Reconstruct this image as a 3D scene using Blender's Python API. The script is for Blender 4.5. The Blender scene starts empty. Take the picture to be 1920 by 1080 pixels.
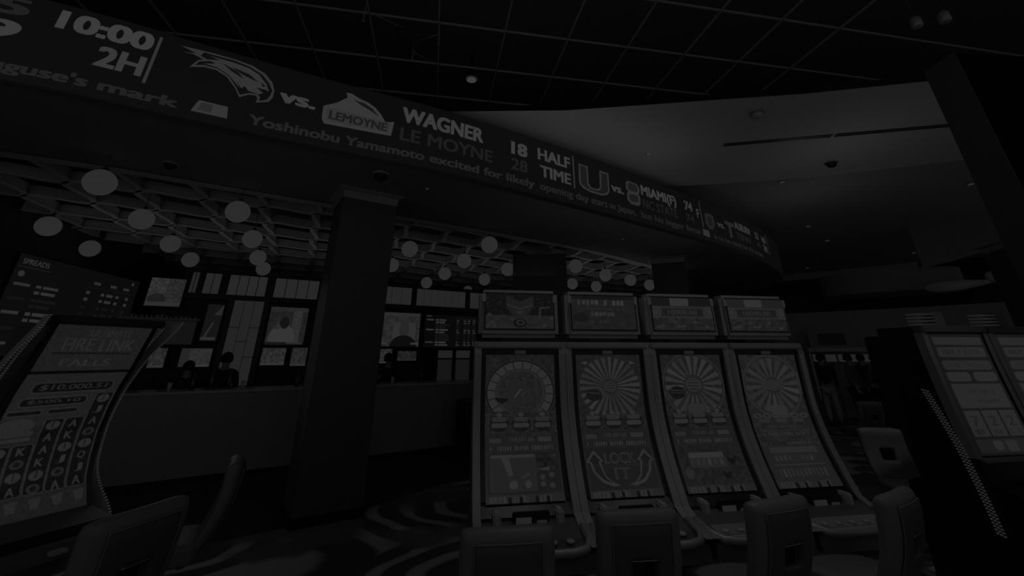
import bpy, bmesh, math, random
import numpy as np
from mathutils import Vector, Matrix
PI = math.pi
random.seed(4)
C = bpy.context.scene.collection

# ------------------------------------------------------------ camera
F, PXC, PYC = 777.0, 960.0, 350.0
TH = math.atan(318 / 777.0)
YAW = math.radians(9.334)
HC = 1.7
cd = bpy.data.cameras.new('camera'); cam = bpy.data.objects.new('camera', cd); C.objects.link(cam)
cam.location = (0, 0, HC)
cam.rotation_euler = (PI / 2 + TH, 0, -YAW)
cd.sensor_width = 36; cd.lens = F / 1920 * 36
cd.shift_y = -190 / 1920
cd.clip_start = .02; cd.clip_end = 200
bpy.context.scene.camera = cam

# ------------------------------------------------------------ world, exposure, lights
vs = bpy.context.scene.view_settings
vs.view_transform = 'Standard'; vs.look = 'None'; vs.gamma = 1; vs.use_curve_mapping = False
vs.exposure = -3.0
EXP = 8.0
w = bpy.data.worlds.new('world'); bpy.context.scene.world = w; w.use_nodes = True
w.node_tree.nodes['Background'].inputs[0].default_value = (.95, .97, 1, 1)
w.node_tree.nodes['Background'].inputs[1].default_value = .38


def area(name, loc, rot, sx, sy, power, col=(1, 1, 1)):
    l = bpy.data.lights.new(name, 'AREA'); l.shape = 'RECTANGLE'; l.size = sx; l.size_y = sy
    l.energy = power; l.color = col
    o = bpy.data.objects.new(name, l); C.objects.link(o); o.location = loc; o.rotation_euler = rot
    return o


def spot(name, loc, power, ang=90, blend=.8, rot=(0, 0, 0), r=.08):
    l = bpy.data.lights.new(name, 'SPOT'); l.energy = power; l.spot_size = math.radians(ang); l.spot_blend = blend
    l.shadow_soft_size = r
    o = bpy.data.objects.new(name, l); C.objects.link(o); o.location = loc; o.rotation_euler = rot
    return o


def point(name, loc, power, r=.3):
    l = bpy.data.lights.new(name, 'POINT'); l.energy = power; l.shadow_soft_size = r
    o = bpy.data.objects.new(name, l); C.objects.link(o); o.location = loc
    return o


area('bar_ambient_fill', (-2.2, 9.3, 3.3), (PI, 0, .35), 9, 2.6, 13)  # upward fill added to make up for weak ambient over the bar
area('bar_ambient_fill_far', (3.5, 10.3, 3.3), (PI, 0, .35), 5, 2.4, 11)  # second added fill, farther along the bar
for lx, ly, pw in [(-3.0, .6, 26), (.6, .2, 26), (3.4, -.2, 26), (0.0, 2.3, 16), (2.6, 1.9, 18), (6.4, 5.2, 18), (8.2, 7.6, 20)]:
    point('room_fill', (lx, ly, 3.7), pw * .5, .25)  # added fill points for even ambient, not actual fixtures

area('ceiling_band_fill', (2.0, 5.2, 4.3), (PI, 0, .42), 4.5, .8, 3)  # added fill that brightens the scoreboard end of the pale ceiling band
_d = Vector((-1.6, 5.95, 1.9)) - Vector((-4.2, 5.9, 3.6))
spot('column_side_fill', (-4.2, 5.9, 3.6), 120, 30, rot=_d.to_track_quat('-Z', 'Y').to_euler())  # added spot that brightens the near column's left face
spot('aisle_chair_fill', (4.5, 3.9, 4.3), 50, 45)  # added fill aimed down at the pale aisle chair
spot('aisle_chair_fill', (3.8, 2.3, 3.8), 170, 34, rot=(.52, 0, -.32))  # second added spot, angled to brighten that chair's front
spot('bank_seat_fill', (1.0, 2.75, 3.8), 58, 75)  # this spot and the next are added to brighten the chair seats
spot('bank_seat_fill', (2.4, 2.75, 3.8), 58, 75)
point('low_left_fill', (-2.4, 4.9, 1.5), 7, .4)  # added fill in place of glow from the left machines
area('soffit_wash', (3.2, 6.6, 2.6), (PI, 0, .45), 5, .5, 4)

# ------------------------------------------------------------ materials


def lin(g):
    g = g / 255.0
    return g / 12.92 if g <= .04045 else ((g + .055) / 1.055) ** 2.4


def new_mat(name):
    m = bpy.data.materials.new(name); m.use_nodes = True
    return m, m.node_tree, m.node_tree.nodes['Principled BSDF']


_mats = {}


def mat(name, v, rough=.6, metal=0., var=.12, scale=6., bump=.0, tint=(1, 1, 1), coat=0., spec=.5):
    if name in _mats: return _mats[name]
    m, t, p = new_mat(name)
    n = t.nodes
    tc = n.new('ShaderNodeTexCoord'); no = n.new('ShaderNodeTexNoise'); no.inputs['Scale'].default_value = scale
    no.inputs['Detail'].default_value = 4
    t.links.new(tc.outputs['Object'], no.inputs['Vector'])
    mr = n.new('ShaderNodeMapRange'); mr.inputs['To Min'].default_value = 1 - var; mr.inputs['To Max'].default_value = 1 + var
    t.links.new(no.outputs['Fac'], mr.inputs['Value'])
    mx = n.new('ShaderNodeVectorMath'); mx.operation = 'SCALE'
    mx.inputs[0].default_value = (v * tint[0], v * tint[1], v * tint[2])
    t.links.new(mr.outputs[0], mx.inputs['Scale'])
    t.links.new(mx.outputs[0], p.inputs['Base Color'])
    p.inputs['Roughness'].default_value = rough; p.inputs['Metallic'].default_value = metal
    p.inputs['Specular IOR Level'].default_value = spec
    p.inputs['Coat Weight'].default_value = coat
    if bump:
        b = n.new('ShaderNodeBump'); b.inputs['Strength'].default_value = bump; b.inputs['Distance'].default_value = .004
        n2 = n.new('ShaderNodeTexNoise'); n2.inputs['Scale'].default_value = scale * 30
        t.links.new(tc.outputs['Object'], n2.inputs['Vector']); t.links.new(n2.outputs['Fac'], b.inputs['Height'])
        t.links.new(b.outputs[0], p.inputs['Normal'])
    _mats[name] = m
    return m


def glow(g, base=.02):
    """a lit surface that reads as grey level g in the picture"""
    k = 'lit_%d' % g
    if k in _mats: return _mats[k]
    m, t, p = new_mat(k)
    p.inputs['Base Color'].default_value = (base, base, base, 1)
    p.inputs['Roughness'].default_value = .5
    p.inputs['Emission Color'].default_value = (.985, .99, 1, 1)
    p.inputs['Emission Strength'].default_value = lin(g) * EXP
    _mats[k] = m
    return m


def screen_mat():
    if 'screen' in _mats: return _mats['screen']
    m, t, p = new_mat('screen_display')
    a = t.nodes.new('ShaderNodeAttribute'); a.attribute_name = 'col'
    p.inputs['Base Color'].default_value = (.01, .01, .01, 1)
    p.inputs['Roughness'].default_value = .35
    t.links.new(a.outputs['Color'], p.inputs['Emission Color'])
    p.inputs['Emission Strength'].default_value = EXP
    _mats['screen'] = m
    return m


BLACK = mat('black_gloss', .012, .35)
DARK = mat('dark_metal', .05, .5)
CHAR = mat('charcoal_plastic', .09, .5)
TRIM = mat('grey_metal_trim', .30, .42, .35)
TRIMD = mat('dull_grey_trim', .42, .5, .2)
WALLD = mat('dark_wall_paint', .09, .8)
COLM = mat('column_panel', .075, .6)
COLB = mat('black_column_paint', .006, 1., spec=.05)
SOFF = mat('soffit_paint', .30, .85)
CEILP = mat('ceiling_drywall_paint', .78, .9, var=.04)
CEILF = mat('far_ceiling_paint', .62, .9, var=.05)
FIN = mat('painted_fin', .72, .7, var=.05)
VINYL = mat('chair_vinyl', .155, .5, bump=.15, scale=9)
VINYLD = mat('chair_back_panel_vinyl', .08, .5, bump=.15, scale=9)
STEEL = mat('brushed_steel', .45, .3, .8)

# ------------------------------------------------------------ mesh helpers


class MB:
    def __init__(s): s.v = []; s.f = []; s.sm = []

    def add(s, vs, fs, smooth=False):
        o = len(s.v); s.v += [tuple(v) for v in vs]
        for f in fs: s.f.append(tuple(o + i for i in f)); s.sm.append(smooth)
        return s

    def box(s, x0, x1, y0, y1, z0, z1, b=0.):
        if b > 0:
            x0, x1 = min(x0, x1), max(x0, x1); y0, y1 = min(y0, y1), max(y0, y1); z0, z1 = min(z0, z1), max(z0, z1)
            b = min(b, (x1 - x0) / 2.2, (y1 - y0) / 2.2, (z1 - z0) / 2.2)
            bm = bmesh.new(); bmesh.ops.create_cube(bm, size=1)
            for v in bm.verts: v.co = ((x0 + x1) / 2 + v.co.x * (x1 - x0), (y0 + y1) / 2 + v.co.y * (y1 - y0), (z0 + z1) / 2 + v.co.z * (z1 - z0))
            bmesh.ops.bevel(bm, geom=bm.edges[:], offset=b, segments=2, affect='EDGES')
            bm.verts.index_update()
            s.add([v.co[:] for v in bm.verts], [[v.index for v in f.verts] for f in bm.faces]); bm.free()
            return s
        v = [(x, y, z) for z in (z0, z1) for y in (y0, y1) for x in (x0, x1)]
        return s.add(v, [(0, 2, 3, 1), (4, 5, 7, 6), (0, 1, 5, 4), (2, 6, 7, 3), (0, 4, 6, 2), (1, 3, 7, 5)])

    def prism(s, pts, fn0, fn1, smooth=False):
        """polygon pts extruded: fn0/fn1 map a 2d point to the two end faces"""
        n = len(pts)
        v = [fn0(*p) for p in pts] + [fn1(*p) for p in pts]
        f = [tuple(range(n - 1, -1, -1)), tuple(range(n, 2 * n))] + [(i, (i + 1) % n, n + (i + 1) % n, n + i) for i in range(n)]
        return s.add(v, f, smooth)

    def lathe(s, prof, c=(0, 0, 0), n=24, axis='z', smooth=True):
        v = []; f = []
        for r, h in prof:
            for k in range(n):
                a = 2 * PI * k / n
                if axis == 'z': v.append((c[0] + r * math.cos(a), c[1] + r * math.sin(a), c[2] + h))
                elif axis == 'y': v.append((c[0] + r * math.cos(a), c[1] + h, c[2] + r * math.sin(a)))
                else: v.append((c[0] + h, c[1] + r * math.cos(a), c[2] + r * math.sin(a)))
        for i in range(len(prof) - 1):
            for k in range(n):
                f.append((i * n + k, i * n + (k + 1) % n, (i + 1) * n + (k + 1) % n, (i + 1) * n + k))
        f.append(tuple(range(n - 1, -1, -1))); m = (len(prof) - 1) * n; f.append(tuple(range(m, m + n)))
        return s.add(v, f, smooth)

    def tube(s, pts, r, n=8):
        rs = r if isinstance(r, (list, tuple)) else [r] * len(pts)
        P = [Vector(p) for p in pts]; v = []; f = []; up = None
        for i, p in enumerate(P):
            d = (P[min(i + 1, len(P) - 1)] - P[max(i - 1, 0)]).normalized()
            if up is None: up = d.orthogonal().normalized()
            up = (up - d * up.dot(d)).normalized(); q = d.cross(up)
            for k in range(n):
                a = 2 * PI * k / n; v.append((p + (up * math.cos(a) + q * math.sin(a)) * rs[i])[:])
        for i in range(len(P) - 1):
            for k in range(n): f.append((i * n + k, i * n + (k + 1) % n, (i + 1) * n + (k + 1) % n, (i + 1) * n + k))
        f.append(tuple(range(n - 1, -1, -1))); m = (len(P) - 1) * n; f.append(tuple(range(m, m + n)))
        return s.add(v, f, True)

    def strip(s, A, B, smooth=False):
        n = len(A)
        return s.add(list(A) + list(B), [(i, i + 1, n + i + 1, n + i) for i in range(n - 1)], smooth)

    def obj(s, name, m, parent=None, fix=True):
        me = bpy.data.meshes.new(name); me.from_pydata(s.v, [], s.f); me.polygons.foreach_set('use_smooth', s.sm)
        me.update()
        if fix:
            bm = bmesh.new(); bm.from_mesh(me); bmesh.ops.recalc_face_normals(bm, faces=bm.faces); bm.to_mesh(me); bm.free()
        me.materials.append(m)
        o = bpy.data.objects.new(name, me); C.objects.link(o)
        if parent: o.parent = parent
        return o


def tag(o, label, cat, group=None, kind=None):
    if label: o['label'] = label
    if cat: o['category'] = cat
    if group: o['group'] = group
    if kind: o['kind'] = kind
    return o


def struct(o, label=None):
    o['kind'] = 'structure'
    if label: o['label'] = label
    return o


def empty(name, loc, rz=0, label=None, cat=None, group=None):
    o = bpy.data.objects.new(name, None); C.objects.link(o); o.location = loc; o.rotation_euler = (0, 0, rz)
    o.empty_display_size = .1
    return tag(o, label, cat, group)


KIDS = {}


def copy_tree(o, parent=None):
    c = o.copy(); C.objects.link(c)
    if parent: c.parent = parent
    for ch in [x for x in C.objects if x.parent == o]: copy_tree(ch, c)
    return c


# ------------------------------------------------------------ text to polygons
_tc = {}


def text_tris(st, bold=.02, space=1.0):
    k = (st, bold, space)
    if k in _tc: return _tc[k]
    cu = bpy.data.curves.new('txt', 'FONT'); cu.body = st; cu.size = 1; cu.offset = bold; cu.space_character = space
    cu.resolution_u = 4
    o = bpy.data.objects.new('txt', cu); C.objects.link(o)
    dg = bpy.context.evaluated_depsgraph_get(); dg.update()
    me = o.evaluated_get(dg).to_mesh(); me.calc_loop_triangles()
    V = np.array([v.co[:2] for v in me.vertices]) if len(me.vertices) else np.zeros((0, 2))
    T = [tuple(t.vertices) for t in me.loop_triangles]
    o.evaluated_get(dg).to_mesh_clear()
    bpy.data.objects.remove(o); bpy.data.curves.remove(cu)
    _tc[k] = (V, T)
    return V, T


CAPH = .73 - .0


# ------------------------------------------------------------ pictures shown on screens (drawn onto a fine mesh)
class Ras:
    SS = 2

    def __init__(s, w, h, bg=12):
        s.w, s.h = w, h; s.W, s.H = w * s.SS, h * s.SS
        s.a = np.full((s.H, s.W), float(bg))
        s.Y, s.X = np.mgrid[0:s.H, 0:s.W]
        s.X = (s.X + .5) / s.W; s.Y = (s.Y + .5) / s.H
        s.asp = h / w

    def rect(s, x0, y0, x1, y1, g):
        a, b, c, d = int(x0 * s.W), int(x1 * s.W), int(y0 * s.H), int(y1 * s.H)
        s.a[max(c, 0):max(d, c + 1), max(a, 0):max(b, a + 1)] = g; return s

    def rrect(s, x0, y0, x1, y1, g, r=.04, line=None, lw=.012):
        cx, cy = (x0 + x1) / 2, (y0 + y1) / 2; hx, hy = (x1 - x0) / 2, (y1 - y0) / 2 * s.asp
        r = min(r, hx, hy)
        qx = np.abs(s.X - cx) - hx + r; qy = np.abs((s.Y - cy) * s.asp) - hy + r
        d = np.hypot(np.maximum(qx, 0), np.maximum(qy, 0)) + np.minimum(np.maximum(qx, qy), 0) - r
        if g is not None: s.a[d < 0] = g
        if line is not None: s.a[(d < 0) & (d > -lw)] = line
        return s

    def ell(s, cx, cy, rx, ry, g, r0=0., a0=None, a1=None):
        dx = (s.X - cx) / rx; dy = (s.Y - cy) / ry; d = np.hypot(dx, dy)
        m = (d < 1) & (d >= r0)
        if a0 is not None:
            an = np.degrees(np.arctan2(-dy, dx)) % 360
            m &= ((an - a0) % 360) < (a1 - a0)
        s.a[m] = g; return s

    def poly(s, pts, g):
        m = np.zeros_like(s.a, bool); n = len(pts)
        for i in range(n):
            x0, y0 = pts[i]; x1, y1 = pts[(i + 1) % n]
            if y0 == y1: continue
            c = ((y0 > s.Y) != (y1 > s.Y)) & (s.X < (x1 - x0) * (s.Y - y0) / (y1 - y0) + x0)
            m ^= c
        s.a[m] = g; return s

    def line(s, x0, y0, x1, y1, g, w=.008):
        dx, dy = x1 - x0, (y1 - y0) * s.asp
        L = math.hypot(dx, dy); px = s.X - x0; py = (s.Y - y0) * s.asp
        t = np.clip((px * dx + py * dy) / (L * L), 0, 1)
        s.a[np.hypot(px - t * dx, py - t * dy) < w] = g; return s

    def text(s, st, x0, y0, x1, y1, g, bold=.03, shear=0.):
        V, T = text_tris(st, 0)
        if not len(V): return s
        if bold > 0:
            d = bold * 1.2 * (x1 - x0) / max(V[:, 0].max() - V[:, 0].min(), .1)
            s.text(st, x0 + d, y0, x1, y1, g, 0, shear); x1 -= d
        mx, my = V[:, 0].min(), V[:, 1].min(); Mx, My = V[:, 0].max(), V[:, 1].max()
        u = x0 + (V[:, 0] - mx) / (Mx - mx) * (x1 - x0); v = y1 - (V[:, 1] - my) / (My - my) * (y1 - y0)
        u = u + shear * (y1 - v)
        for a, b, c in T:
            xs = np.array([u[a], u[b], u[c]]) * s.W; ys = np.array([v[a], v[b], v[c]]) * s.H
            i0, i1 = max(int(xs.min()) - 1, 0), min(int(xs.max()) + 2, s.W); j0, j1 = max(int(ys.min()) - 1, 0), min(int(ys.max()) + 2, s.H)
            if i1 <= i0 or j1 <= j0: continue
            yy, xx = np.mgrid[j0:j1, i0:i1]; xx = xx + .5; yy = yy + .5
            den = (ys[1] - ys[2]) * (xs[0] - xs[2]) + (xs[2] - xs[1]) * (ys[0] - ys[2])
            if abs(den) < 1e-9: continue
            l1 = ((ys[1] - ys[2]) * (xx - xs[2]) + (xs[2] - xs[1]) * (yy - ys[2])) / den
            l2 = ((ys[2] - ys[0]) * (xx - xs[2]) + (xs[0] - xs[2]) * (yy - ys[2])) / den
            m = (l1 >= 0) & (l2 >= 0) & (l1 + l2 <= 1)
            s.a[j0:j1, i0:i1][m] = g
        return s

    def ticks(s, x0, y0, x1, y1, g, n, seed=1, duty=.6):
        rr = random.Random(seed); dx = (x1 - x0) / n
        for i in range(n):
            if rr.random() < .12: continue
            a = rr.uniform(0, .25) * (y1 - y0)
            s.rect(x0 + i * dx, y0 + a * .6, x0 + (i + duty * rr.uniform(.7, 1.1)) * dx, y1 - rr.uniform(0, .2) * (y1 - y0), g + rr.uniform(-4, 4))
        return s

    def speckle(s, x0, y0, x1, y1, amp, cell=.02, seed=1):
        rs = np.random.RandomState(seed)
        i0, i1, j0, j1 = int(x0 * s.W), int(x1 * s.W), int(y0 * s.H), int(y1 * s.H)
        c = max(int(cell * s.W), 1)
        n = rs.uniform(-1, 1, ((j1 - j0) // c + 2, (i1 - i0) // c + 2))
        big = np.kron(n, np.ones((c, c)))[:j1 - j0, :i1 - i0]
        s.a[j0:j1, i0:i1] += big * amp
        return s

    def pixels(s):
        a = np.clip(s.a, 1, 250)
        a = a.reshape(s.h, s.SS, s.w, s.SS).mean((1, 3)) / 255
        # soften one cell as a lens does
        return np.where(a <= .04045, a / 12.92, ((a + .055) / 1.055) ** 2.4) * 1.18

    def mesh(s, name, S, parent=None):
        L = s.pixels(); h, w = s.h, s.w
        us = np.linspace(0, 1, w); vs = np.linspace(0, 1, h)
        P = np.array([S(u, v) for v in vs for u in us], dtype=np.float32)
        me = bpy.data.meshes.new(name); me.vertices.add(w * h); me.vertices.foreach_set('co', P.ravel())
        i = np.arange((h - 1) * w).reshape(h - 1, w)[:, :-1].ravel()
        q = np.stack([i, i + w, i + w + 1, i + 1], 1).astype(np.int32)
        n = len(q); me.loops.add(n * 4); me.loops.foreach_set('vertex_index', q.ravel())
        me.polygons.add(n); me.polygons.foreach_set('loop_start', np.arange(0, n * 4, 4, dtype=np.int32))
        me.polygons.foreach_set('loop_total', np.full(n, 4, dtype=np.int32))
        me.update(calc_edges=True)
        at = me.color_attributes.new('col', 'FLOAT_COLOR', 'POINT')
        c = np.ones((w * h, 4), dtype=np.float32); l = L.ravel()
        c[:, 0] = l * .985; c[:, 1] = l * .99; c[:, 2] = l
        at.data.foreach_set('color', c.ravel())
        me.materials.append(screen_mat())
        o = bpy.data.objects.new(name, me); C.objects.link(o)
        if parent: o.parent = parent
        return o


# ============================================================ SETTING
# carpet with large swirls
def carpet():
    m, t, p = new_mat('swirl_carpet'); n = t.nodes; L = t.links.new
    tc = n.new('ShaderNodeTexCoord')
    mp = n.new('ShaderNodeMapping'); mp.inputs['Rotation'].default_value = (0, 0, .5); mp.inputs['Scale'].default_value = (.62, .8, 1)
    mp.inputs['Location'].default_value = (.35, .1, 0)
    L(tc.outputs['Object'], mp.inputs['Vector'])
    dn = n.new('ShaderNodeTexNoise'); dn.inputs['Scale'].default_value = 1.1; L(mp.outputs[0], dn.inputs['Vector'])
    ad = n.new('ShaderNodeVectorMath'); ad.operation = 'MULTIPLY_ADD'; ad.inputs[1].default_value = (.35, .35, 0)
    L(dn.outputs['Color'], ad.inputs[0]); L(mp.outputs[0], ad.inputs[2])
    vo = n.new('ShaderNodeTexVoronoi'); vo.inputs['Scale'].default_value = .62; vo.inputs['Randomness'].default_value = .75
    L(ad.outputs[0], vo.inputs['Vector'])
    mu = n.new('ShaderNodeMath'); mu.operation = 'MULTIPLY'; mu.inputs[1].default_value = 52; L(vo.outputs['Distance'], mu.inputs[0])
    si = n.new('ShaderNodeMath'); si.operation = 'SINE'; L(mu.outputs[0], si.inputs[0])
    r1 = n.new('ShaderNodeValToRGB'); r1.color_ramp.elements[0].position = .55; r1.color_ramp.elements[1].position = .86
    mr = n.new('ShaderNodeMapRange'); mr.inputs['From Min'].default_value = -1; L(si.outputs[0], mr.inputs['Value'])
    L(mr.outputs[0], r1.inputs['Fac'])
    r1.color_ramp.elements[0].color = (.09, .09, .093, 1); r1.color_ramp.elements[1].color = (.46, .46, .45, 1)
    # second motif only in patches
    n3 = n.new('ShaderNodeTexNoise'); n3.inputs['Scale'].default_value = .8; L(tc.outputs['Object'], n3.inputs['Vector'])
    r3 = n.new('ShaderNodeValToRGB'); r3.color_ramp.elements[0].position = .42; r3.color_ramp.elements[1].position = .5
    L(n3.outputs['Fac'], r3.inputs['Fac'])
    mx = n.new('ShaderNodeMix'); mx.data_type = 'RGBA'; mx.inputs['A'].default_value = (.16, .16, .163, 1)
    L(r3.outputs['Color'], mx.inputs['Factor']); L(r1.outputs['Color'], mx.inputs['B'])
    L(mx.outputs['Result'], p.inputs['Base Color']); p.inputs['Roughness'].default_value = .95
    b = n.new('ShaderNodeBump'); b.inputs['Strength'].default_value = .3; b.inputs['Distance'].default_value = .004
    nn = n.new('ShaderNodeTexNoise'); nn.inputs['Scale'].default_value = 250; L(tc.outputs['Object'], nn.inputs['Vector'])
    L(nn.outputs['Fac'], b.inputs['Height']); L(b.outputs[0], p.inputs['Normal'])
    return m


struct(MB().box(-12, 30, -2.5, 30, -.1, 0).obj('floor', carpet()))
mb = MB()
fa = [(-6.9, 4.3), (-2.5, 5.3), (-1.4, 5.85), (-.9, 6.12), (.25, 7.3), (2.0, 8.3), (5.0, 9.6), (9.0, 11.4)]
fb = [(-4.22 + q * math.cos(math.radians(23.95)), 7.65 + q * math.sin(math.radians(23.95))) for q in (-2.6, 1.2, 2.2, 2.8, 4.2, 6.4, 9.0, 13.0)]
mb.strip([p + (.004,) for p in fa], [(p[0] - .02, p[1] + .03, .004) for p in fb])
struct(mb.obj('floor_border', mat('dark_floor_tile', .035, .6), fix=False), 'plain dark floor border along the bar')
# walls
struct(MB().box(-7.1, -6.9, 2.5, 16, 0, 6.5).obj('wall_left', WALLD))
struct(MB().box(-12, 30, 29.5, 29.7, 0, 6.5).obj('wall_back', WALLD))
AY = math.radians(19.756)


def bb(s, y, z):  # back bar frame to world
    return (-4.75 + s * math.cos(AY) - y * math.sin(AY), 10.27 + s * math.sin(AY) + y * math.cos(AY), z)


mb = MB(); mb.prism([(-3.2, 3.0), (20, 3.0), (20, 3.2), (-3.2, 3.2)], lambda a, b: bb(a, b, 0), lambda a, b: bb(a, b, 6.5))
struct(mb.obj('wall_bar', mat('bar_rear_wall', .16, .8)))

# ribbon curve
LB = [(-6.6, 3.3), (-5.7, 3.42), (-4.98, 3.55), (-4.46, 3.65), (-3.98, 3.76), (-3.44, 3.93), (-2.85, 4.17), (-2.13, 4.44), (-1.29, 4.73), (-0.3, 5.05), (0.75, 5.49), (1.86, 6.0),
      (2.85, 6.48), (3.88, 7.0), (5.45, 7.8), (7.32, 8.9), (9.07, 10.2), (10.5, 11.6), (10.95, 13), (10.6, 14.5)]
cum = [0]
for a, b in zip(LB, LB[1:]): cum.append(cum[-1] + math.dist(a, b))
S0 = cum[2]
cum = [c - S0 for c in cum]
_knx = np.array([p[0] for p in LB]); _kny = np.array([p[1] for p in LB]); _ks = np.array(cum)


def _spl(s):
    # Catmull-Rom through the knots
    s = min(max(s, cum[0]), cum[-1] - 1e-6)
    i = int(np.searchsorted(_ks, s, 'right') - 1); i = min(max(i, 0), len(LB) - 2)
    h = cum[i + 1] - cum[i]; t = (s - cum[i]) / h
    def tan(k):
        a, b = max(k - 1, 0), min(k + 1, len(LB) - 1)
        return Vector(((LB[b][0] - LB[a][0]) / (cum[b] - cum[a]), (LB[b][1] - LB[a][1]) / (cum[b] - cum[a])))
    p0, p1 = Vector(LB[i]), Vector(LB[i + 1]); m0, m1 = tan(i) * h, tan(i + 1) * h
    P = (2 * t ** 3 - 3 * t * t + 1) * p0 + (t ** 3 - 2 * t * t + t) * m0 + (-2 * t ** 3 + 3 * t * t) * p1 + (t ** 3 - t * t) * m1
    return P


def rib(s, z, off=0.):
    s = float(s); z = float(z)
    p = _spl(s); q = _spl(s + .05); r = _spl(s - .05)
    d = (q - r).normalized(); n = Vector((d.y, -d.x))
    return (p.x + n.x * off, p.y + n.y * off, z)


SS_ = [cum[0] + (cum[-1] - cum[0]) * i / 160 for i in range(161)]
mb = MB()
mb.strip([rib(s, 3.9, .0) for s in SS_], [rib(s, 3.96, .0) for s in SS_])
mb.strip([rib(s, 3.96, .0) for s in SS_], [rib(s, 3.96, -.1) for s in SS_])
mb.strip([rib(s, 3.96, -.1) for s in SS_], [rib(s, 4.9, -.1) for s in SS_])
mb.strip([rib(s, 4.9, -.35) for s in SS_], [rib(s, 4.9, .04) for s in SS_])
struct(mb.obj('trim_1', mat('ribbon_fascia', .05, .6), fix=False), 'dark fascia that carries the curved scoreboard')
# soffit
INN = [(-7.2, 4.7), (-6.1, 4.95), (-5.14, 5.17), (-4.56, 5.33), (-3.98, 5.52), (-2.93, 5.98), (-1.94, 6.38), (-0.84, 6.85), (0.52, 7.42), (2.5, 8.3), (3.56, 8.87), (5.18, 9.93), (7.0, 11.3), (8.3, 12.8), (8.9, 14.4)]
il = [0]
for a, b in zip(INN, INN[1:]): il.append(il[-1] + math.dist(a, b))


def inner(t):
    s = t * il[-1]; i = min(int(np.searchsorted(il, s, 'right') - 1), len(INN) - 2); u = (s - il[i]) / (il[i + 1] - il[i])
    return (INN[i][0] + u * (INN[i + 1][0] - INN[i][0]), INN[i][1] + u * (INN[i + 1][1] - INN[i][1]))


mb = MB(); N = 160
A = [rib(cum[0] + (cum[-1] - cum[0]) * i / N, 3.9, 0) for i in range(N + 1)]
B = [inner(i / N) + (3.9,) for i in range(N + 1)]
mb.strip(A, B)
mb.strip(B, [(b[0], b[1], 4.35) for b in B])
mb.strip([(b[0], b[1], 4.35) for b in B], [(a[0], a[1], 4.35) for a in A])
struct(mb.obj('ceiling_soffit', SOFF, fix=False), 'dark painted soffit under the curved scoreboard')
# lit cove lip along the inner edge
mb = MB()
B2 = []
for i in range(N + 1):
    x, y = inner(i / N); x2, y2 = inner(min(i / N + .01, 1)); x1, y1 = inner(max(i / N - .01, 0))
    d = Vector((x2 - x1, y2 - y1)).normalized(); B2.append((x - d.y * .2, y + d.x * .2, 3.89))
Bl = [(b[0], b[1], 3.89) for b in B]
mb.strip(Bl, B2); mb.strip(B2, [(b[0], b[1], 4.0) for b in B2])
struct(mb.obj('trim_2', FIN, fix=False), 'pale lip along the inner edge of the soffit')

# drywall ceiling behind the ribbon
mb = MB()
near = [(-1.0, 5.35), (0.0, 5.24), (1.6, 4.95), (3.17, 4.48), (4.7, 4.02), (6.15, 3.48), (7.5, 2.9), (9.0, 2.2)]
far = [(2.6, 7.9), (3.4, 7.7), (4.3, 7.47), (5.4, 7.15), (6.4, 6.8), (7.36, 6.4), (9.34, 5.27), (11.5, 4.0)]
mb.strip([p + (5.0,) for p in near], [p + (5.0,) for p in far])
nb = MB(); nb.strip([(p[0], p[1] - .01, 5.005) for p in near], [(p[0], p[1] - .01, 5.09) for p in near])
struct(nb.obj('trim_4', BLACK, fix=False), 'black upstand above the near edge of the pale ceiling')
mb.strip([p + (5.09,) for p in near], [p + (5.28,) for p in far])
mb.strip([p + (5.0,) for p in far], [p + (5.28,) for p in far])
struct(mb.obj('ceiling_drywall', CEILP, fix=False), 'pale drywall ceiling band behind the curved scoreboard')
mb = MB()
far2 = [(3.6, 8.6), (4.6, 9.2), (6.0, 10.2), (8.0, 12.0), (12.0, 16.0), (16.2, 17.7), (21.0, 13.0), (24, 9.0)]
mb.strip([p + (5.28,) for p in far], [p + (5.28,) for p in far2])
struct(mb.obj('ceiling_far', CEILF, fix=False), 'darker far ceiling dotted with small downlights')
struct(MB().box(-12, 30, -.6, 30, 6.5, 6.6).obj('ceiling', mat('black_deck_paint', .11, .95)), 'black painted deck above the open grid')

# open ceiling grid
root = empty('ceiling_grid', (0, 0, 6.0), math.radians(.9), 'thin open metal ceiling grid hung under the black deck', 'ceiling grid')
for k in range(14):
    x = -6.75 + .935 * k
    MB().box(x - .008, x + .008, -.5, 9.2, 0, .03).obj('grid_runner', mat('grid_metal', .36, .6), root)
for k in range(11):
    y = .1 + .9 * k
    MB().box(-7, 9, y - .008, y + .008, .0, .03).obj('grid_runner', mat('grid_metal', .5, .5), root)

# ============================================================ ribbon scoreboard
root = empty('scoreboard_ribbon', rib(3, 3.96), 0, 'long curved black LED scoreboard ribbon with game scores and a news ticker', 'scoreboard')
inv = Vector(root.location)


def rel(p): return (p[0] - inv.x, p[1] - inv.y, p[2] - inv.z)


mb = MB()
mb.strip([rel(rib(s, 3.965, .05)) for s in SS_], [rel(rib(s, 4.89, .05)) for s in SS_])
mb.strip([rel(rib(s, 4.89, .05)) for s in SS_], [rel(rib(s, 4.89, -.08)) for s in SS_])
mb.strip([rel(rib(s, 3.965, -.08)) for s in SS_], [rel(rib(s, 3.965, .05)) for s in SS_])
mb.obj('display_panel', glow(8), root, fix=False)


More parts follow.
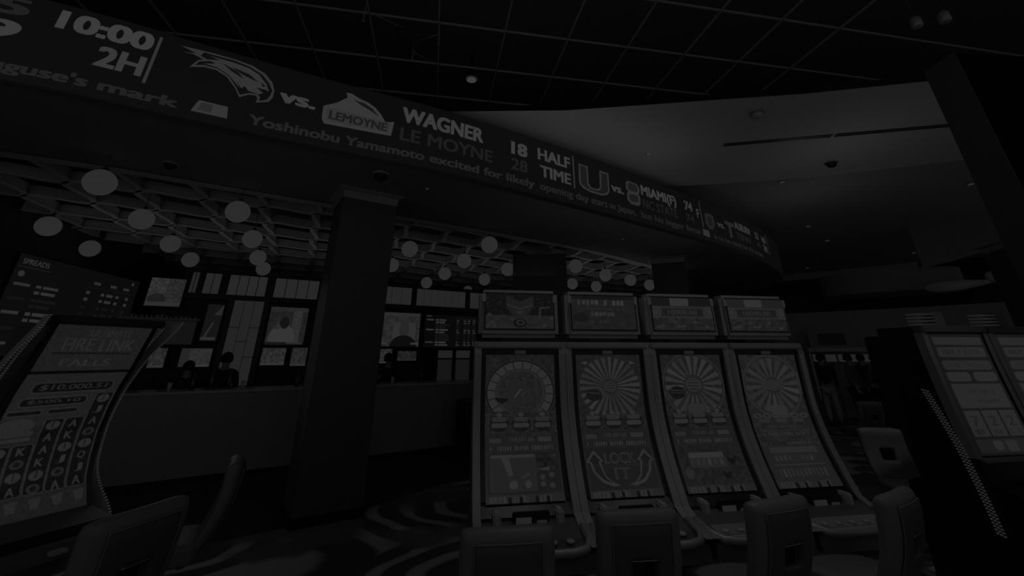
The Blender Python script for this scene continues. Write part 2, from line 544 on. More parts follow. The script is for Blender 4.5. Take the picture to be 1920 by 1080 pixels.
def rtext(name, items, off=.056):
    for st, s0, s1, z0, z1, g, bold in items:
        V, T = text_tris(st, 0)
        H, _ = text_tris('H', 0)
        cy0, cy1 = H[:, 1].min(), H[:, 1].max(); mx, Mx = V[:, 0].min(), V[:, 0].max()
        mb = MB(); hx = bold * 1.25 * (s1 - s0) / (Mx - mx); hz = bold * .7 * (z1 - z0) / (cy1 - cy0)
        for dx, dz in ((-1, -1), (1, -1), (-1, 1), (1, 1), (0, 0)):
            vs = [rel(rib(s0 + hx + (x - mx) / (Mx - mx) * (s1 - s0 - 2 * hx) + dx * hx, z0 + hz + (y - cy0) / (cy1 - cy0) * (z1 - z0 - 2 * hz) + dz * hz, off)) for x, y in V]
            mb.add(vs, T)
        mb.obj(name, glow(g), root, fix=False)


def tri_poly(pts):
    from mathutils.geometry import tessellate_polygon
    return [tuple(t) for t in tessellate_polygon([[Vector((a, b, 0)) for a, b in pts]])]


def rpoly(name, layers, parent=None):
    out = None
    for k, (pts, g) in enumerate(layers):
        o = MB().add([rel(rib(s, z, .056 + .003 * k)) for s, z in pts], tri_poly(pts)).obj(name if k == 0 else 'emblem_layer', glow(g), root if k == 0 else out, fix=False)
        if k == 0: out = o


R1, R2, R3 = (4.545, 4.755), (4.29, 4.475), (4.06, 4.19)
rtext('score_text', [
    ('65', .42, .98, 4.64, 4.83, 29, .03), ('59', .42, .99, 4.37, 4.57, 56, .03),
    ('10:00', 1.18, 1.90, 4.61, 4.82, 58, .035), ('2H', 1.54, 1.90, 4.30, 4.53, 54, .03),
    ('vs.', 3.11, 3.50, 4.42, 4.60, 56, .03),
    ('WAGNER', 4.52, 5.71, 4.545, 4.77, 56, .035), ('LE MOYNE', 4.52, 5.87, 4.275, 4.46, 26, .02),
    ('18', 6.19, 6.49, 4.52, 4.73, 56, .035), ('28', 6.19, 6.49, 4.265, 4.45, 26, .02),
    ('HALF', 6.69, 7.37, 4.56, 4.76, 56, .03), ('TIME', 6.73, 7.37, 4.275, 4.47, 54, .03),
    ('vs.', 8.33, 8.67, 4.40, 4.56, 52, .03),
    ('MIAMI(F)', 9.18, 10.30, 4.52, 4.72, 56, .03), ('NC STATE', 9.19, 10.28, 4.26, 4.44, 25, .02),
    ('74', 10.58, 10.88, 4.51, 4.71, 52, .03), ('74', 10.58, 10.88, 4.26, 4.43, 25, .02), ('F', 11.02, 11.12, 4.42, 4.62, 50, .03),
    ('vs.', 11.85, 12.2, 4.38, 4.52, 48, .03), ('AUBURN', 12.75, 13.7, 4.5, 4.68, 52, .03), ('TENN', 12.75, 13.6, 4.26, 4.42, 27, .02),
    ('52', 14.05, 14.35, 4.5, 4.68, 48, .03), ('49', 14.05, 14.35, 4.28, 4.42, 26, .02), ('HALF', 14.6, 15.0, 4.5, 4.68, 50, .03), ('TIME', 14.6, 15.0, 4.26, 4.44, 50, .03)])
rtext('ticker_text', [
    ("uguse's", .90, 1.57, 4.05, 4.165, 31, .03), ('mark', 1.64, 2.26, 4.05, 4.165, 31, .03),
    ('Yoshinobu Yamamoto', 2.88, 4.86, 4.055, 4.175, 32, .026), ('excited for likely', 4.93, 6.62, 4.055, 4.175, 32, .026),
    ('opening day start in Japan,', 6.72, 8.95, 4.055, 4.175, 30, .026), ('but his bigger focus', 9.1, 11.05, 4.055, 4.175, 29, .026),
    ('is to be ready for the season', 11.6, 14.4, 4.055, 4.175, 28, .026)])
for s in (1.94, 7.44, 11.2, 15.2):
    MB().strip([rel(rib(s - .013, 4.24, .056)), rel(rib(s + .013, 4.24, .056))], [rel(rib(s - .013, 4.82, .056)), rel(rib(s + .013, 4.82, .056))]).obj('divider_line', glow(48), root, fix=False)
bird_outer = [(2.11, 4.79), (2.39, 4.81), (2.61, 4.81), (2.78, 4.79), (2.92, 4.73), (3.01, 4.64), (3.05, 4.54), (3.05, 4.45), (3.02, 4.38), (2.9, 4.33), (2.91, 4.38), (2.89, 4.42), (2.82, 4.41), (2.74, 4.35), (2.68, 4.45), (2.58, 4.56), (2.47, 4.61), (2.36, 4.61), (2.24, 4.56), (2.29, 4.67), (2.33, 4.7), (2.23, 4.73), (2.14, 4.72), (2.26, 4.75)]
bird_in = [(2.32, 4.785), (2.6, 4.79), (2.76, 4.765), (2.89, 4.71), (2.98, 4.62), (3.03, 4.53), (3.02, 4.46), (3.0, 4.4), (2.93, 4.36), (2.93, 4.41), (2.9, 4.44), (2.82, 4.43), (2.74, 4.38), (2.69, 4.46), (2.6, 4.57), (2.48, 4.63), (2.35, 4.63), (2.28, 4.6), (2.31, 4.66), (2.4, 4.7), (2.3, 4.73)]
bird_fill = [(2.37, 4.76), (2.61, 4.76), (2.76, 4.74), (2.87, 4.69), (2.96, 4.59), (3.0, 4.51), (2.96, 4.52), (2.87, 4.52), (2.95, 4.47), (2.91, 4.44), (2.81, 4.45), (2.76, 4.5), (2.74, 4.46), (2.67, 4.54), (2.72, 4.46), (2.6, 4.58), (2.48, 4.64), (2.35, 4.65), (2.45, 4.68), (2.37, 4.71), (2.48, 4.74)]
rpoly('bird_head_emblem', [(bird_outer, 46), (bird_in, 9), (bird_fill, 48), ([(2.6, 4.70), (2.78, 4.66), (2.88, 4.59), (2.80, 4.61), (2.7, 4.64)], 12), ([(2.9, 4.60), (2.96, 4.56), (2.93, 4.545)], 10), ([(2.5, 4.71), (2.66, 4.66), (2.74, 4.58), (2.62, 4.63)], 14)])
rpoly('dolphin_emblem', [([(3.62, 4.53), (3.72, 4.59), (3.77, 4.64), (3.83, 4.70), (3.81, 4.77), (3.88, 4.77), (3.97, 4.73), (4.09, 4.70), (4.18, 4.65), (4.26, 4.57), (4.32, 4.48), (4.43, 4.51), (4.41, 4.3), (3.62, 4.27), (3.59, 4.33), (3.58, 4.5)], 52),
                         ([(3.90, 4.69), (4.03, 4.68), (4.14, 4.63), (4.24, 4.53), (4.1, 4.60), (4.0, 4.64)], 18), ([(3.62, 4.505), (4.38, 4.475), (4.37, 4.33), (3.64, 4.31)], 47)])
rtext('emblem_text', [('LEMOYNE', 3.66, 4.35, 4.345, 4.46, 24, .03)], off=.066)
rpoly('letter_u_emblem', [([(7.56, 4.72), (7.78, 4.72), (7.77, 4.41), (7.82, 4.34), (7.97, 4.34), (8.04, 4.39), (8.06, 4.72), (8.29, 4.72), (8.28, 4.37), (8.21, 4.29), (8.07, 4.25), (7.79, 4.25), (7.62, 4.29), (7.55, 4.36)], 44),
                          ([(7.59, 4.69), (7.74, 4.69), (7.73, 4.39), (7.79, 4.31), (7.98, 4.31), (8.07, 4.37), (8.1, 4.69), (8.25, 4.69), (8.24, 4.38), (8.18, 4.32), (8.07, 4.28), (7.8, 4.28), (7.65, 4.32), (7.59, 4.37)], 22)])
rpoly('letter_s_emblem', [([(8.75, 4.67), (8.82, 4.71), (9.06, 4.71), (9.13, 4.65), (9.13, 4.56), (9.09, 4.50), (9.13, 4.44), (9.11, 4.31), (9.04, 4.26), (8.83, 4.26), (8.75, 4.32), (8.75, 4.44), (8.79, 4.49), (8.74, 4.55)], 44),
                          ([(8.80, 4.65), (8.86, 4.68), (9.02, 4.68), (9.08, 4.62), (9.07, 4.56), (9.02, 4.52), (8.85, 4.52), (8.79, 4.57)], 24), ([(8.81, 4.45), (9.04, 4.47), (9.07, 4.42), (9.05, 4.33), (8.84, 4.30), (8.80, 4.36)], 24)])
rpoly('network_tag_icon', [([(2.37, 4.06), (2.41, 4.20), (2.67, 4.20), (2.69, 4.06)], 50), ([(2.42, 4.085), (2.44, 4.18), (2.54, 4.18), (2.54, 4.085)], 38)])
rpoly('network_tag_icon', [([(11.15, 4.05), (11.15, 4.20), (11.42, 4.20), (11.42, 4.05)], 44)])
rpoly('crest_emblem', [([(11.35, 4.58), (11.5, 4.62), (11.72, 4.60), (11.75, 4.40), (11.62, 4.26), (11.45, 4.24), (11.33, 4.36)], 30), ([(11.45, 4.54), (11.62, 4.54), (11.62, 4.34), (11.45, 4.34)], 20)])
rpoly('letter_t_emblem', [([(12.24, 4.60), (12.70, 4.60), (12.70, 4.52), (12.53, 4.50), (12.52, 4.22), (12.40, 4.22), (12.40, 4.50), (12.24, 4.52)], 34)])

# ============================================================ wavy lattice over the bar
LR = math.radians(16.1)
RB = Vector((math.cos(LR), math.sin(LR))); DB = Vector((-math.sin(LR), math.cos(LR)))
CA, CB = .79, .93
ORG = Vector((-4.05, 7.2))


def lat(u, v):
    p = (u + v) / math.sqrt(2); q = (v - u) / math.sqrt(2)
    return ORG + RB * (p * CA) + DB * (q * CB)


def inside(P):
    # beyond the inner soffit edge, this side of the rear wall, right of the left wall
    s = (P.x + 4.75) * math.cos(AY) + (P.y - 10.27) * math.sin(AY)
    y = -(P.x + 4.75) * math.sin(AY) + (P.y - 10.27) * math.cos(AY)
    if y > 2.9 or P.x < -6.88 or s > 15: return False
    for i in range(len(INN) - 1):
        a, b = INN[i], INN[i + 1]
        if a[0] <= P.x <= b[0]:
            yl = a[1] + (b[1] - a[1]) * (P.x - a[0]) / (b[0] - a[0])
            return P.y > yl + .08
    return False


mb = MB(); Sg = math.sqrt(2) / 2; Lp = math.sqrt(2); zb, zt = 3.9, 4.06; hw = .036
for m_ in range(-16, 30):
    run = []
    def flush():
        if len(run) > 3:
            n = len(run)
            prof = [(-hw, zb), (hw, zb), (hw, zb + .02), (hw * .3, zb + .03), (hw * .3, zt), (-hw * .3, zt), (-hw * .3, zb + .03), (-hw, zb + .02)]
            vs = []
            for i, P in enumerate(run):
                d = (run[min(i + 1, n - 1)] - run[max(i - 1, 0)]).normalized(); nn = Vector((d.y, -d.x))
                for o_, z in prof: vs.append((P.x + nn.x * o_, P.y + nn.y * o_, z))
            k = len(prof); fs = []
            for i in range(n - 1):
                for j in range(k): fs.append((i * k + j, i * k + (j + 1) % k, (i + 1) * k + (j + 1) % k, (i + 1) * k + j))
            mb.add(vs, fs)
        run.clear()
    for i in range(-420, 421):
        u = i * .055
        v = m_ * Sg + (-1) ** (m_ % 2) * (Sg * .5 - .012) * math.tanh(.8 * math.cos(2 * PI * u / Lp)) / math.tanh(.8)
        P = lat(u, v)
        if inside(P): run.append(P)
        else: flush()
    flush()
tag(mb.obj('ceiling_lattice', FIN, fix=False), 'lattice of wavy pale fins forming leaf-shaped cells over the bar', 'ceiling lattice')

mb = MB()
mb.strip([inner(i / 40) + (4.4,) for i in range(41)], [bb(-3.2 + 18 * i / 40, 3.0, 4.4) for i in range(41)])
mb.strip([inner(i / 40) + (4.45,) for i in range(41)], [bb(-3.2 + 18 * i / 40, 3.0, 4.45) for i in range(41)])
struct(mb.obj('ceiling_bar', mat('bar_plenum_paint', .03, .9), fix=False), 'dark ceiling above the wavy lattice')

# pendant globes
GL = [(-3.96, 5.1), (-6.04, 7.2), (-4.39, 6.57), (-2.86, 5.98), (-4.82, 8.09), (-6.5, 8.72), (-3.25, 7.5), (-5.19, 9.48), (-3.73, 9.04), (-4.07, 10.27), (-0.65, 7.8), (-1.13, 9.36),
      (0.78, 7.24), (0.41, 8.67), (0.03, 10.2), (-0.44, 11.63), (0.76, 13.0), (1.06, 10.87), (1.45, 9.43), (2.88, 8.82), (3.94, 9.77), (4.84, 10.33), (3.52, 11.16), (4.33, 11.5), (5.71, 10.99), (-1.9, 6.9), (-2.35, 8.4), (-2.7, 9.9)]
GLAB = ['white globe pendant, the largest, nearest the scoreboard at upper left', 'white globe pendant at far left near the dark corner of the bar ceiling', 'white globe pendant below and right of the largest globe', 'white globe pendant highest in the middle of the left lattice',
        'white globe pendant above the rear left television', 'white globe pendant low at left, just above the odds board', 'white globe pendant directly below the topmost middle globe', 'white globe pendant above the first narrow lit sign panel', 'white globe pendant third down in the column left of the square pillar', 'white globe pendant touching the lit sign header left of the pillar',
        'white globe pendant highest just right of the near square pillar', 'white globe pendant below the first globe right of the near pillar', 'white globe pendant largest between the near pillar and the dark rear column', 'white globe pendant down-left of the largest one in the middle bay',
        'white globe pendant in the middle bay, third down its diagonal', 'white globe pendant half hidden above the lit header right of the near pillar', 'white globe pendant low in the middle bay behind the first slot machine', 'white globe pendant lower right in the middle bay', 'white globe pendant beside the left edge of the dark rear column',
        'white globe pendant just right of the dark rear column', 'white globe pendant in the middle of the right bay', 'white globe pendant right of centre in the right bay', 'white globe pendant low above the second slot machine', 'white globe pendant half hidden above the second slot machine, right one', 'white globe pendant at the far right of the lattice, beside the third column',
        'white globe pendant hidden mostly behind the near square pillar', 'white globe pendant behind the left edge of the near pillar', 'white globe pendant low behind the near pillar']
g0 = None
for i, (x, y) in enumerate(GL):
    if i >= 25: break
    if g0 is None:
        g0 = empty('globe_pendant', (x, y, 3.55))
        n = 20
        MB().lathe([(max(.15 * math.sin(PI * k / n), .004), -.15 * math.cos(PI * k / n)) for k in range(n + 1)], n=28).obj('globe', glow(42, .05), g0)
        MB().lathe([(.004, .05), (.004, .75)], c=(0, 0, .1), n=8).obj('rod', DARK, g0)
        MB().lathe([(.03, 0), (.03, .03), (.012, .05)], c=(0, 0, .145), n=12).obj('cap', DARK, g0)
        o = g0
    else:
        o = copy_tree(g0); o.location = (x, y, 3.55)
    tag(o, GLAB[i], 'pendant lamp', 'globe pendants over the bar')

# ============================================================ columns
def column(name, x, y, rz, wx, wy, zt_, label, cap=True, m=None):
    r = empty(name, (x, y, 0), rz, label, 'column')
    MB().box(0, wx, 0, wy, 0, zt_ - .12, .012).obj('shaft', m or COLM, r)
    if cap:
        mb = MB(); e = .07
        zs = [(zt_ - .14, .002), (zt_ - .035, .012), (zt_ - .014, e), (zt_, e + .01)]
        rings = [[(-o_, -o_, z), (wx + o_, -o_, z), (wx + o_, wy + o_, z), (-o_, wy + o_, z)] for z, o_ in zs]
        v = [p for rr in rings for p in rr]; f = []
        for i in range(3):
            for k in range(4): f.append((i * 4 + k, i * 4 + (k + 1) % 4, (i + 1) * 4 + (k + 1) % 4, (i + 1) * 4 + k))
        f.append((12, 13, 14, 15)); mb.add(v, f)
        mb.obj('capital', mat('capital_paint', .32, .5), r)
    MB().box(-.01, wx + .01, -.01, wy + .01, 0, .1, .004).obj('base', BLACK, r)
    return r


column('square_column', -1.44, 5.70, math.radians(24), .76, .62, 3.9, 'dark square column with pale flared capital in front of the bar')
column('square_column', 4.93, 9.28, math.radians(-30), .75, .7, 3.9, 'dark square column with flared capital rising behind the third slot machine')
column('square_column', 1.48, 8.88, math.radians(-13), 1.16, .6, 3.9, 'plain dark wide column behind the first two slot machines', False)
column('square_column', 11.3, 6.5, math.radians(-24), .75, .7, 3.9, 'distant square column with pale capital beyond the machines at right')
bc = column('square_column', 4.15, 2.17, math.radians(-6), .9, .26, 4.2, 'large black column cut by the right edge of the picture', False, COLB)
MB().box(-.006, 0, .0, .26, 0, 4.08).obj('lit_side_face', mat('lit_side_tone', .06, .7), bc)  # paler sheet stands in for light on the column's left face

# ============================================================ bar
AC = math.radians(23.95)


def frame(name, x, y, rz, *a): return empty(name, (x, y, 0), rz, *a)


bar = frame('bar_counter', -4.22, 7.65, AC, 'long dark panelled bar counter with a thin pale top edge', 'bar counter')
MB().box(-2.6, 9.5, 0, .08, .05, 1.16).obj('front_panel', mat('counter_panel', .26, .42, var=.15, scale=2.2), bar)
MB().box(-2.6, 9.5, .04, .6, 0, .05).obj('toe_kick', BLACK, bar)
MB().box(-2.6, 9.5, .08, .62, .05, 1.15).obj('carcass', DARK, bar)
MB().box(-2.6, 9.5, -.03, .7, 1.16, 1.2, .006).obj('countertop', mat('counter_stone', .42, .3, var=.3, scale=12), bar)

bk = frame('back_bar', -4.75, 10.27, AY, 'tall black back bar frame with lit sign header and lit brick tower', 'back bar')
MB().box(-.8, 6.6, .05, .45, 2.86, 3.5).obj('header', BLACK, bk)
MB().box(-1.2, 6.6, .2, .45, 0, 2.9).obj('rear_panel', mat('back_bar_panel', .03, .5), bk)
MB().box(.12, .92, -.05, .3, 0, 2.92, .01).obj('tower_post', BLACK, bk)
MB().box(-1.2, 6.6, -.12, .3, 0, 1.05).obj('base_cabinet', DARK, bk)
for (a, b, n, g) in [(-.66, -.53, 2, 35), (-.42, -.12, 2, 37), (.03, .78, 4, 38), (.94, 1.89, 4, 38), (3.4, 4.2, 3, 37), (4.34, 5.76, 7, 36), (5.91, 6.5, 3, 36)]:
    wdt = (b - a) / n
    p = MB(); hd = MB()
    for k in range(n): p.box(a + k * wdt + .008, a + (k + 1) * wdt - .008, .02, .05, 2.97, 3.4)
    p.obj('lit_header_panel', glow(g), bk)
p = MB()
for c_ in range(3):
    x0 = .235 + c_ * .192
    cuts = [1.12, 1.68, 2.28, 2.85] if c_ != 1 else [1.12, 1.99, 2.85]
    for a, b in zip(cuts, cuts[1:]): p.box(x0 + .005, x0 + .187, -.08, -.05, a + .007, b - .007)
p.obj('lit_tower_panel', glow(34), bk)

# televisions
rs = np.random.RandomState(3)


def tv(s0, s1, z0, z1, ras, label, y=-.02, yaw=0, group='televisions over the bar', fr=None):
    c = bb((s0 + s1) / 2, y, (z0 + z1) / 2)
    r = empty('television', (c[0], c[1], c[2]), AY + yaw, label, 'television', group)
    W, H = (s1 - s0) / 2 - .008, (z1 - z0) / 2
    MB().box(-W - .02, W + .02, 0, .06, -H - .02, H + .02, .008).obj('frame', BLACK, r)
    MB().box(-.06, .06, .06, .2, -.06, .06).obj('bracket', DARK, r)
    ras.mesh('screen', lambda u, v: (-W + 2 * W * u, -.004, H - 2 * H * v), r)
    return r


R_ = Ras(80, 80, 26)
R_.rect(0, 0, 1, .12, 34).rect(.62, .1, .85, .95, 40).speckle(0, 0, 1, 1, 4, .05, 2).ell(.40, .86, .34, .40, 47).ell(.42, .42, .12, .16, 14).poly([(.18, .6), (.26, .34), (.32, .6)], 36).rect(0, .93, 1, 1, 16).rect(.55, .93, .95, .98, 36)
tv(.96, 1.76, 1.94, 2.75, R_, 'television over the bar showing a figure in a white shirt')
def crowd(seed, bg=32, amp=9, w=48, h=36):
    r = Ras(w, h, bg); r.speckle(0, 0, 1, 1, amp, .09, seed).speckle(0, 0, 1, 1, amp * .6, .035, seed + 9); r.rect(0, .88, 1, 1, bg + 8)
    return r
tv(.96, 1.44, 1.52, 1.87, crowd(1, 36), 'small television under the white shirt screen, left of the pair')
tv(1.55, 1.88, 1.5, 1.88, crowd(2, 33), 'small television under the white shirt screen, right of the pair')
R_ = Ras(40, 80, 15); R_.poly([(.5, .3), (1, .0), (1, .3)], 34).poly([(.1, .95), (.5, .5), (.62, .5), (.25, .95)], 36).rect(0, .9, .9, .97, 40)
tv(-.23, .07, 2.0, 2.74, R_, 'narrow dark television left of the lit brick tower')
tv(-.97, -.70, 1.49, 1.85, crowd(5, 34), 'small television at the left end of the back bar')
R_ = crowd(6, 38, 4); R_.rect(0, 0, .3, 1, 30)
tv(-.48, .06, 1.5, 1.85, R_, 'wide low television left of the lit brick tower, behind the dark head')
R_ = Ras(70, 60, 34); R_.rect(0, 0, .5, .62, 41).speckle(0, 0, 1, 1, 7, .06, 8).ell(.3, .75, .25, .2, 24).rect(0, .85, 1, 1, 40)
tv(-1.32, -.72, 2.66, 3.22, R_, 'bright television high at the left corner of the bar')
R_ = Ras(90, 70, 33); R_.speckle(0, 0, 1, 1, 6, .06, 4).rect(.35, .3, .9, .8, 41).ell(.62, .5, .12, .25, 33).ell(.62, 1.0, .32, .33, 8).rect(0, .88, .25, .94, 46).rect(.8, .88, 1, .94, 48).rect(.0, .0, 1, .1, 38)
tv(3.4, 4.48, 1.93, 2.75, R_, 'large television right of the near column, bright street scene')
tv(3.4, 3.82, 1.54, 1.87, crowd(11, 34), 'small television below the street scene screen, left of the dark head')
tv(3.95, 4.45, 1.6, 1.82, crowd(14, 28), 'small low television below the street scene screen, behind the head')


def board(r, W, H, seed, rows, name='screen'):
    R = Ras(150, 90, 6); rr = random.Random(seed)
    R.rect(.03, .04, .2, .09, 46) if seed != 1 else None
    return R


R_ = Ras(150, 84, 5); rr = random.Random(3)
R_.rect(.03, .03, .12, .07, 40)
for i, y in enumerate(np.linspace(.14, .9, 11)):
    g = 46 if i in (0, 1, 4, 5, 9, 10) else 18
    if i in (0, 4, 9): R_.rect(.03, y, .17, y + .045, g - 4)
    R_.rect(.20, y, .26, y + .05, g); R_.rect(.27, y, .27 + rr.uniform(.1, .2), y + .05, g)
    for x in (.6, .74, .82, .92): R_.rect(x, y, x + rr.uniform(.03, .06), y + .045, g - 6 if i != 3 else 14)
R_.line(.6, .1, .98, .1, 22, .003)
tv(4.6, 6.12, 1.92, 2.74, R_, 'black odds board with rows of white text left of the first slot machine', group='odds boards')
for (a, b, lb) in [(4.95, 5.4, 'left'), (5.45, 5.9, 'right')]:
    c = bb((a + b) / 2, -.16, 1.06)
    r = empty('bar_refrigerator', c, AY, 'low lit bottle cooler below the odds board, the %s one' % lb, 'refrigerator', 'lit coolers')
    W = (b - a) / 2
    MB().box(-W, W, 0, .3, .0, .82, .01).obj('cabinet', DARK, r)
    MB().box(-W + .03, W - .03, -.012, 0, .6, .78).obj('lit_sign', glow(32), r)
    MB().box(-W + .03, W - .03, -.012, 0, .05, .56).obj('glass_door', glow(21), r)
    MB().box(W - .06, W - .045, -.03, -.012, .15, .5).obj('door_handle', STEEL, r)

# odds board on the left wall
r = empty('odds_board', (-6.88, 9.55, 2.5), 0, 'large black odds board with white and dim text rows on left wall', 'display board', 'odds boards')
MB().box(-.06, 0, -1.65, 1.42, -.82, .8, .01).obj('frame', BLACK, r)
R_ = Ras(300, 150, 9); rr = random.Random(7)
R_.text('SPREADS', .03, .045, .2, .1, 44, .05).line(.01, .13, .22, .13, 26, .002).ell(.05, .2, .02, .03, 40)
for i, y in enumerate([.29, .35, .43, .49, .57, .63, .72, .78, .86, .92]):
    g = 44 if i in (0, 1, 4, 5, 8, 9) else 17
    if i % 2 == 0: R_.rect(.03, y, .13, y + .028, g - 2)
    R_.rect(.17, y, .205, y + .03, g); R_.rect(.215, y, .215 + rr.uniform(.09, .14), y + .03, g)
R_.line(.53, .2, .95, .2, 20, .002)
for x in (.57, .72, .85): R_.rect(x, .13, x + .06, .165, 40)
for i, y in enumerate([.25, .33, .42, .5, .58, .66]):
    g = 44 if i < 2 else 16
    for x, d in ((.53, .03), (.66, .03), (.71, .06), (.8, .03), (.9, .03)): R_.rect(x, y, x + d, y + .035, g)
R_.ell(.93, .06, .012, .022, 44)
R_.mesh('screen', lambda u, v: (.004, -1.6 + 2.97 * u, .78 - 1.58 * v), r)

# clutter line behind the left slot machine: pale partition with a ledge
pt = empty('display_shelf', bb(-1.0, -.12, 1.92), AY, 'pale grey hanging panel with cluttered ledge left of the bar', 'shelf')
MB().box(-.55, .66, 0, .12, 0, .46, .01).obj('shelf_panel', mat('partition_grey', .6, .8), pt)
MB().box(-.62, .72, -.06, .18, .46, .5, .004).obj('ledge', TRIM, pt)
rr = random.Random(2); mb = MB()
for k in range(16):
    x = -.6 + .08 * k; h = rr.uniform(.02, .07); mb = MB().box(x, x + rr.uniform(.03, .06), -.05, .02, .5, .5 + h, .004).obj('trinket', TRIM, pt)

# bar bits on the counter
def cpt(s, y, z=1.2):
    return (-4.22 + s * math.cos(AC) - y * math.sin(AC), 7.65 + s * math.sin(AC) + y * math.cos(AC), z)


def bottle(p, h, g):
    mb = MB().lathe([(.032, 0), (.036, .01), (.036, h * .6), (.014, h * .74), (.014, h * .97), (.016, h)], n=12)
    o = mb.obj('bottle', mat('bottle_glass_%d' % g, .02 + .01 * g, .12, spec=.8), None); o.location = p
    return o


BL = [('tall dark bottle on counter near its left end', .5, .35), ('dark bottle on counter left of the lit tower', 1.0, .4), ('short bottle on counter below the wide low television', .75, .45), ('bottle on counter just left of the square column', 2.05, .4),
      ('bottle on counter just right of the square column', 3.55, .42), ('bottle on counter between the dark head and the coolers', 4.45, .45)]
for i, (lb, s, y) in enumerate(BL): tag(bottle(cpt(s, y), .26 + .02 * (i % 3), i % 4), lb, 'bottle', 'bottles on the bar')
for i, (s, y, lb) in enumerate([(.22, .15, 'small pale glass at left end of counter'), (1.2, .2, 'small pale glass on counter beside the lit tower'), (3.75, .2, 'small pale glass on counter right of the square column')]):
    o = MB().lathe([(.025, 0), (.035, .12), (.032, .12), (.022, .01)], n=14).obj('drinking_glass', mat('clear_tumbler', .6, .15), None); o.location = cpt(s, y)
    tag(o, lb, 'glass', 'glasses on the bar')
o = empty('waste_bin', cpt(5.15, -.35, 0), AC, 'black box-shaped waste bin at the bar front beside the first slot machine', 'bin')
MB().box(-.16, .16, -.16, .16, 0, .85, .01).obj('body', BLACK, o)
MB().box(-.17, .17, -.17, .17, .85, .9, .01).obj('lid', DARK, o)

# ============================================================ people
def skin(name, nodes, edges, m, parent, sub=1, rootv=0):
    me = bpy.data.meshes.new(name); me.from_pydata([n[:3] for n in nodes], edges, [])
    o = bpy.data.objects.new(name, me); C.objects.link(o)
    o.modifiers.new('skin', 'SKIN'); me.update()
    if not me.skin_vertices: 
        bm = bmesh.new(); bm.from_mesh(me); bm.verts.layers.skin.verify(); bm.to_mesh(me); bm.free()
    for i, n in enumerate(nodes):
        sv = me.skin_vertices[0].data[i]; rr_ = n[3]
        sv.radius = rr_ if isinstance(rr_, tuple) else (rr_, rr_); sv.use_root = (i == rootv)
    md = o.modifiers.new('sub', 'SUBSURF'); md.levels = sub; md.render_levels = sub
    dg = bpy.context.evaluated_depsgraph_get(); dg.update()
    me2 = bpy.data.meshes.new_from_object(o.evaluated_get(dg)); bpy.data.objects.remove(o)
    me2.name = name; me2.materials.clear(); me2.materials.append(m)
    for p_ in me2.polygons: p_.use_smooth = True
    o = bpy.data.objects.new(name, me2); C.objects.link(o); o.parent = parent
    return o


